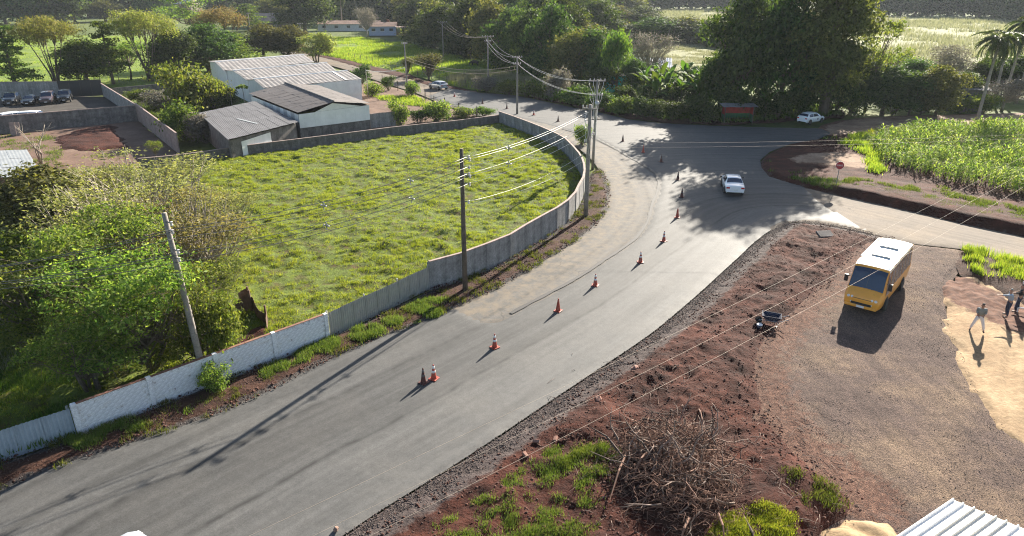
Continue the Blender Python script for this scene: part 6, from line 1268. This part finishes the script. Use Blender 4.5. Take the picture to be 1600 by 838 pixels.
def brush():
    c = P(1055, 752); t = thing('brush_pile', 'heap of cut dry branches and roots on the red dirt', 'brush pile', (c.x, c.y, 0), 0); g = np.random.default_rng(12)
    n = 28; V = []; F = []
    for i in range(n):
        for j in range(n):
            x, y = (i/(n-1)*2-1), (j/(n-1)*2-1); r = math.hypot(x*1.05, y*1.0); V.append((x*3.1, y*3.9+.3, max(-.2, .95*(1-r**2)*(.6+.7*float(fbm(x*3, y*3, 1.6, 4, 3))))-.05))
    F = [(i*n+j, (i+1)*n+j, (i+1)*n+j+1, i*n+j+1) for i in range(n-1) for j in range(n-1)]
    me = bpy.data.meshes.new('soil_core'); me.from_pydata(V, [], F); me.update(); M['brush_soil'] = soil('brush_litter', [(.35, (.025, .011, .008)), (.65, (.075, .034, .022))], 2.5, 14, bmp=1., bd=.1); link('soil_core', me, M['brush_soil'], t)
    top = lambda x, y: max(.0, .95*(1-(x/3.)**2-((y-.3)/3.8)**2))+.05
    br = [flat('dry_branch', (.19, .1, .066), .9, 0, .4, 4., .3), flat('grey_branch', (.2, .14, .11), .9, 0, .4, 4., .3), flat('dark_branch', (.07, .045, .034), .9, 0, .4, 4., .3)]
    ms = []
    for k in range(9):
        L = float(g.uniform(1., 2.4)); p = [Vector((0, 0, 0))]; d = Vector((1, 0, 0))
        for _ in range(6): d = (d+Vector(g.normal(size=3))*.28).normalized(); p.append(p[-1]+d*L/6)
        mb = MB().tube(p, [.035*(1-.11*i) for i in range(7)], 5)
        for i in (2, 3, 4): e = p[i]+Vector(g.normal(size=3))*.4; mb.tube([p[i], p[i].lerp(e, .5)+Vector((0, 0, .06)), e], [.02, .014, .005], 4)
        me = mb.mesh('branch', True); me.materials.append(br[k % 3]); ms.append(me)
    for k in range(190):
        x, y = float(g.normal()*1.35), float(g.normal()*1.6+.4)
        if (x/3)**2+((y-.3)/3.8)**2 > 1: continue
        link('branch', ms[k % 9], None, t, (x, y, top(x, y)+float(g.uniform(-.05, .18))), (float(g.uniform(0, 6)), float(g.uniform(-.35, .35)), float(g.uniform(0, 6.28))), float(g.uniform(.6, 1.2)))
    mb = MB()
    for k in range(2600):
        x, y = float(g.normal()*1.6), float(g.normal()*2.+.3)
        if (x/3.7)**2+((y-.3)/4.6)**2 > 1: continue
        z = top(x, y)+float(g.uniform(-.02, .22)); a = float(g.uniform(0, 6.28)); L = float(g.uniform(.2, .8)); e = Vector((math.cos(a)*L, math.sin(a)*L, float(g.uniform(-.2, .35))*L)); p = Vector((x, y, z)); m = p+e*.5+Vector(g.normal(size=3))*.06
        mb.tube([p, m, p+e], [.011, .009, .004], 3, False)
    for k in range(14):
        x, y, a = float(g.uniform(-2.2, 2.2)), float(g.uniform(-2.6, 3.2)), float(g.uniform(0, 6.28)); L = float(g.uniform(1.4, 2.8)); z = top(x, y)+.1
        MB().tube([(x, y, z), (x+math.cos(a)*L*.5, y+math.sin(a)*L*.5, z+.12), (x+math.cos(a)*L, y+math.sin(a)*L, max(.1, z-.25))], [.05, .04, .018], 6).build('limb', br[(k % 2)*2], t)
    o = mb.build('twigs', br[0], t); o['kind'] = 'stuff'
    mb = MB()                                          # twigs strewn around the heap
    for k in range(500):
        x, y = float(g.normal()*3.+1.5), float(g.normal()*3.2+1.5); a = float(g.uniform(0, 6.28)); L = float(g.uniform(.15, .7)); w_ = c.x+x; v_ = c.y+y
        z = float(dirt_h(np.array([w_]), np.array([v_]), np.array([2.]))[0])+.05; z = z if inside(np.array([w_]), np.array([v_]), D_)[0] else .08; mb.tube([(w_, v_, z), (w_+math.cos(a)*L*.5, v_+math.sin(a)*L*.5, z+.05), (w_+math.cos(a)*L, v_+math.sin(a)*L, z+.02)], [.012, .01, .005], 3, False)
    o = mb.build('strewn_twigs', br[1]); o['kind'] = 'stuff'
brush()
def rusty():
    c = P(395, 528); t = thing('rusty_hoarding', 'bent rusty metal sheets on posts standing inside the lot by the white wall', 'scrap hoarding', (c.x-.25, c.y+.5, .05), 0)
    def sh(name, pts, h0, h1, nn=8):
        V = []; F = []; p = resample(np.array(pts), .12); n = len(p)
        for i, (x, y) in enumerate(p): w_ = .02*(i % 2)+.05*math.sin(i*.7); h = h0+(h1-h0)*i/n+.1*math.sin(i*.5); V += [(x, y+w_, -.1), (x, y+w_+.1*math.sin(i*.35), h)]
        F = [(2*i, 2*i+2, 2*i+3, 2*i+1) for i in range(n-1)]; me = bpy.data.meshes.new(name); me.from_pydata(V, [], F); me.update(); o = link(name, me, M['rust'], t); m = o.modifiers.new('s', 'SOLIDIFY'); m.thickness = .012
    sh('metal_sheet', [(-.55, 1.9), (-.2, 1.4), (.25, .9), (.72, .55)], 1.3, .85); sh('metal_sheet', [(-1.35, 1.55), (-1., 1.7), (-.62, 1.9)], 1.0, 1.55); sh('metal_sheet', [(-1.5, 2.6), (-1.2, 2.75), (-.95, 2.7)], 1.2, 1.35); sh('metal_sheet', [(.72, .55), (.85, .2), (.95, -.15)], .95, .9)
    for x, y, h in ((-.55, 1.85, 1.75), (.76, .5, 1.45), (-.95, 2.66, 1.6)): MB().box((x, y, h/2-.1), (.1, .1, h+.2)).build('post', M['rust'], t)
rusty()
c = P(385, 545); region('dug_earth', rough(PP([(352, 548), (395, 522), (418, 512), (430, 522), (400, 540), (362, 560)]), .3, .15), .1, M['red_soil'], .3, lambda x, y, d: .35*fbm(x, y, 2., 4, 3), .35, .4, attrs={'grey': lambda x, y, d: x*0-.5})
M['brickmat'] = flat('broken_brick', (.25, .125, .09), .9, 0, .3, 6., .3)
def lump(name, label, cat, u, v, s, mat, group=None, z=.15, seed=0):
    g = np.random.default_rng(seed+int(u)); bm = bmesh.new(); bmesh.ops.create_icosphere(bm, subdivisions=2, radius=1)
    for vtx in bm.verts: vtx.co = Vector((vtx.co.x*s[0], vtx.co.y*s[1], vtx.co.z*s[2]))*(1+.5*(float(vn(vtx.co.x*2+9, vtx.co.y*2+vtx.co.z*3, seed))-.5))
    me = bpy.data.meshes.new(name); bm.to_mesh(me); bm.free(); o = link(name, me, mat, None, P(u, v, z), (.2, .1, float(g.uniform(0, 6)))); return tag(o, label, cat, group)
lump('stone', 'lone pale stone lying on the asphalt near the bottom edge', 'stone', 525, 827, (.11, .09, .08), M['clay_tile'], None, .14)
lump('stone', 'pair sized pale rock on the dirt bank above the bricks', 'stone', 992, 576, (.22, .15, .13), M['brickmat'], None, .3); lump('stone', 'brown rock half buried at the edge of the asphalt shoulder', 'stone', 935, 626, (.28, .17, .2), M['brickmat'], None, .2); lump('stone', 'pale rock at the side of the brush heap toward the gravel', 'stone', 1180, 792, (.22, .16, .14), M['sand'], None, .3)
for k, (u, v, lb) in enumerate([(871, 663, 'pale broken brick nearest the asphalt shoulder'), (881, 673, 'upright broken brick beside the pale one'), (868, 686, 'round end of a broken brick below the upright one'), (838, 690, 'broken brick beside the slanting wire shadow'), (821, 711, 'pale broken brick lowest on the dirt bank')]):
    o = MB().box((0, 0, 0), (.3, .15, .13)).build('loose_brick', M['brickmat'], None, bevel=.02, loc=P(u, v, .2)); o.rotation_euler = (random.uniform(-.5, .5), random.uniform(-.4, .4), random.uniform(0, 3)); tag(o, lb, 'brick', 'broken bricks on the dirt bank')
for u, lb in ((23, 'wider pale board leaning on the long grey yard wall'), (31, 'narrower pale board leaning on the long grey yard wall')):
    c = P(u, 213); o = MB().box((0, 0, .85), (.75 if u < 25 else .5, .05, 1.75), M=Matrix.Rotation(R(-8), 3, 'X')).build('board', M['coping'], None, bevel=.01, loc=(c.x, c.y, 0)); tag(o, lb, 'board', 'boards on the yard wall')

# ---------------------------------------------------------------- people and cow
def skin(name, V, E, rad, mat, parent, sub=1, root=0):
    me = bpy.data.meshes.new(name); me.from_pydata([tuple(v) for v in V], E, []); me.update(); o = link(name, me, mat, parent)
    m = o.modifiers.new('skin', 'SKIN'); sk = me.skin_vertices[0].data
    for i, r in enumerate(rad): sk[i].radius = r if hasattr(r, '__len__') else (r, r)
    sk[root].use_root = True; m.use_smooth_shade = True; s = o.modifiers.new('sub', 'SUBSURF'); s.levels = s.render_levels = sub; return o
def person(label, loc, rz, feet, hands, shirt, trouser, hair, lean=(0, 0), h=1.72, sleeves=.6):
    """x forward, y left; feet and hands are (right, left) positions in metres"""
    t = thing('person', label, 'person', loc, rz); lx, ly = lean; k = h/1.72
    pel = Vector((0, 0, .93*k)); che = Vector((lx*.6, ly*.6, 1.25*k)); nk = Vector((lx, ly, 1.45*k)); hd = Vector((lx+.04, ly, 1.6*k)); tp = Vector((lx+.02, ly, 1.69*k))
    V = [pel, (pel+che)/2, che, nk, hd, tp]; E = [(0, 1), (1, 2), (2, 3), (3, 4), (4, 5)]; r = [(.15, .12), (.14, .11), (.17, .12), .06, (.092, .085), .07]
    A = []; Lg = []
    for s, f, hn in ((-1, feet[0], hands[0]), (1, feet[1], hands[1])):
        hp = pel+Vector((0, s*.1, -.04)); an = Vector((f[0], f[1], .08)); kn = hp.lerp(an, .5)+Vector((.05, s*.01, 0)); toe = Vector((f[0]+.16, f[1]+s*.03, .04)); n = len(V); V += [hp, kn, an, toe]; E += [(0, n), (n, n+1), (n+1, n+2), (n+2, n+3)]; r += [.095, .06, .042, .035]; Lg.append((hp, kn, an, toe))
        sh = nk+Vector((-.02, s*.19, -.07)); hv = Vector(hn); d = hv-sh; el = sh.lerp(hv, .5)+Vector((-.12, s*.05, -.03))*(1 if d.length < .55 else .25); wr = hv; n = len(V); V += [sh, el, wr]; E += [(2, n), (n, n+1), (n+1, n+2)]; r += [.062, .042, .03]; A.append((sh, el, wr))
        fd = (wr-el).normalized(); sd = fd.cross(Vector((0, 0, 1))); sd = sd.normalized() if sd.length > .1 else Vector((0, 1, 0)); pl_ = wr+fd*.07; n2 = len(V); V.append(pl_); E.append((n+2, n2)); r.append((.036, .02))
        for q in range(4):
            b = pl_+fd*.03+sd*(.027-.018*q); m_ = b+fd*.035; e = m_+fd*.025+Vector((0, 0, -.015)); ln = [.9, 1., .95, .75][q]; n3 = len(V); V += [b, pl_+(m_-pl_)*ln, pl_+(e-pl_)*ln]; E += [(n2, n3), (n3, n3+1), (n3+1, n3+2)]; r += [.01, .009, .008]
        b = wr+fd*.035+sd*.035; n3 = len(V); V += [b, b+fd*.03+sd*.025]; E += [(n2, n3), (n3, n3+1)]; r += [.011, .009]
    skin('body', V, E, r, M['skin'], t)
    # shirt
    V = [pel+Vector((0, 0, .0)), (pel+che)/2, che, nk+Vector((0, 0, -.05))]; E = [(0, 1), (1, 2), (2, 3)]; r = [(.175, .14), (.165, .135), (.19, .14), (.1, .09)]
    for sh, el, wr in A: n = len(V); V += [sh, el, el.lerp(wr, sleeves)]; E += [(2, n), (n, n+1), (n+1, n+2)]; r += [.082, .06, .052]
    skin('shirt', V, E, r, shirt, t)
    V = [pel+Vector((0, 0, .06)), pel]; E = [(0, 1)]; r = [(.165, .13), (.165, .135)]
    for hp, kn, an, toe in Lg: n = len(V); V += [hp+Vector((0, 0, -.06)), kn, an+Vector((0, 0, .02))]; E += [(1, n), (n, n+1), (n+1, n+2)]; r += [.11, .078, .062]
    skin('trousers', V, E, r, trouser, t)
    for hp, kn, an, toe in Lg: skin('shoe', [an+Vector((-.05, 0, -.03)), an+Vector((.05, 0, -.035)), toe+Vector((.02, 0, 0))], [(0, 1), (1, 2)], [.052, .05, .045], M['black'], t)
    skin('hair', [hd+Vector((-.04, 0, .03)), tp+Vector((-.01, 0, .0)), tp+Vector((.06, 0, -.03))], [(0, 1), (1, 2)], [.085, .088, .06], hair, t)
    MB().lathe([(.012, 0), (.016, .02), (.004, .05)], 6, hd+Vector((.088, 0, -.03))).build('nose', M['skin'], t)
    for s in (-1, 1): MB().box(hd+Vector((.085, s*.033, .02)), (.012, .022, .012)).build('eye', M['black'], t); MB().box(hd+Vector((0, s*.09, 0)), (.05, .02, .06)).build('ear', M['skin'], t, bevel=.008)
    return t
person('man in grey shirt and pale trousers standing with legs apart on the sand', P(1525, 517, .08), R(-120), ((.02, -.3), (.0, .33)), ((.3, -.12, 1.05), (.3, .14, 1.08)), M['grey_cloth'], M['pale_cloth'], M['hair'], (.1, 0))
person('man in pale blue shirt and navy trousers with one arm stretched out', P(1572, 494, .12), R(165), ((-.05, -.2), (.05, .24)), ((.15, -.4, 1.12), (.72, .22, 1.36)), M['blue_cloth'], M['navy_cloth'], M['grey_cloth'], (.08, 0))
person('person in black shirt behind the man with the outstretched arm', P(1588, 487, .12), R(140), ((-.05, -.15), (.05, .17)), ((.25, -.3, 1.1), (.4, .2, 1.15)), M['black_cloth'], M['navy_cloth'], M['hair'], (.03, 0), 1.74)
t = thing('easel_sign', 'white road works sign board with red symbol beside the group of people', 'sign', P(1603, 486, .1), R(-112)); tilt = Matrix.Rotation(R(-12), 3, 'Y')
MB().box((.0, 0, 1.32), (.03, 1.05, 1.0), M=tilt).build('board', M['white_sign'], t, bevel=.02, loc=(0, 0, .0)).location = (.0, 0, 0)
for s in (-1, 1): MB().tube([(.32, s*.5, -.1), (.0, s*.5, 1.8)], .035, 6).build('leg', M['white_sign'], t); MB().tube([(-.5, s*.46, -.1), (-.03, s*.46, 1.75)], .03, 6).build('leg', M['white_sign'], t)
MB().tube([(.26, -.5, .25), (.26, .5, .25)], .04, 6).build('crossbar', M['white_sign'], t)
MB().lathe([(.26, 0), (.26, .008)], 24, M=Matrix.Rotation(R(90), 3, 'Y') @ Matrix.Identity(3)).build('red_symbol', M['red_sign'], t, loc=(.045, 0, 1.5)).rotation_euler = (0, R(-12), 0)
text('O', .36, M['black'], t, (.125, -.3, 1.02), (R(90), 0, R(90)))
def cow():
    c = P(742, 104); t = thing('cow', 'black cow grazing in the shaded pasture near the pale fence posts', 'cow', (c.x, c.y, 0), R(160))
    V = [(0, 0, 1.05), (.5, 0, 1.08), (-.5, 0, 1.08), (-.85, 0, 1.12), (.8, 0, 1.1), (1.15, 0, .8), (1.35, 0, .45), (1.5, 0, .2)]; E = [(0, 1), (0, 2), (2, 3), (1, 4), (4, 5), (5, 6), (6, 7)]; r = [.36, .36, .35, .24, .26, .17, .15, .1]
    for s in (-1, 1):
        n = len(V); V += [(.6, s*.2, .7), (.62, s*.2, .4), (.6, s*.2, .05)]; E += [(1, n), (n, n+1), (n+1, n+2)]; r += [.13, .08, .06]; n = len(V); V += [(-.6, s*.2, .75), (-.8, s*.2, .42), (-.74, s*.2, .05)]; E += [(2, n), (n, n+1), (n+1, n+2)]; r += [.16, .08, .06]
        n = len(V); V += [(1.2, s*.2, .62)]; E += [(6, n)]; r += [.05]
    n = len(V); V += [(-1., 0, .9), (-1.05, 0, .4)]; E += [(3, n), (n, n+1)]; r += [.04, .03]
    skin('body', V, E, r, M['cowhide'], t)
cow()
# ---------------------------------------------------------------- air
def haze():
    m = bpy.data.materials.new('haze'); m.use_nodes = True; t = m.node_tree; t.nodes.remove(t.nodes['Principled BSDF'])
    v = t.nodes.new('ShaderNodeVolumePrincipled'); v.inputs['Color'].default_value = (.82, .9, 1, 1); v.inputs['Density'].default_value = .0001; v.inputs['Anisotropy'].default_value = .2
    t.links.new(v.outputs[0], t.nodes['Material Output'].inputs['Volume'])
    o = MB().box((0, 1630, 15.5), (5600, 4400, 35)).build('haze', m); o['kind'] = 'stuff'
haze()
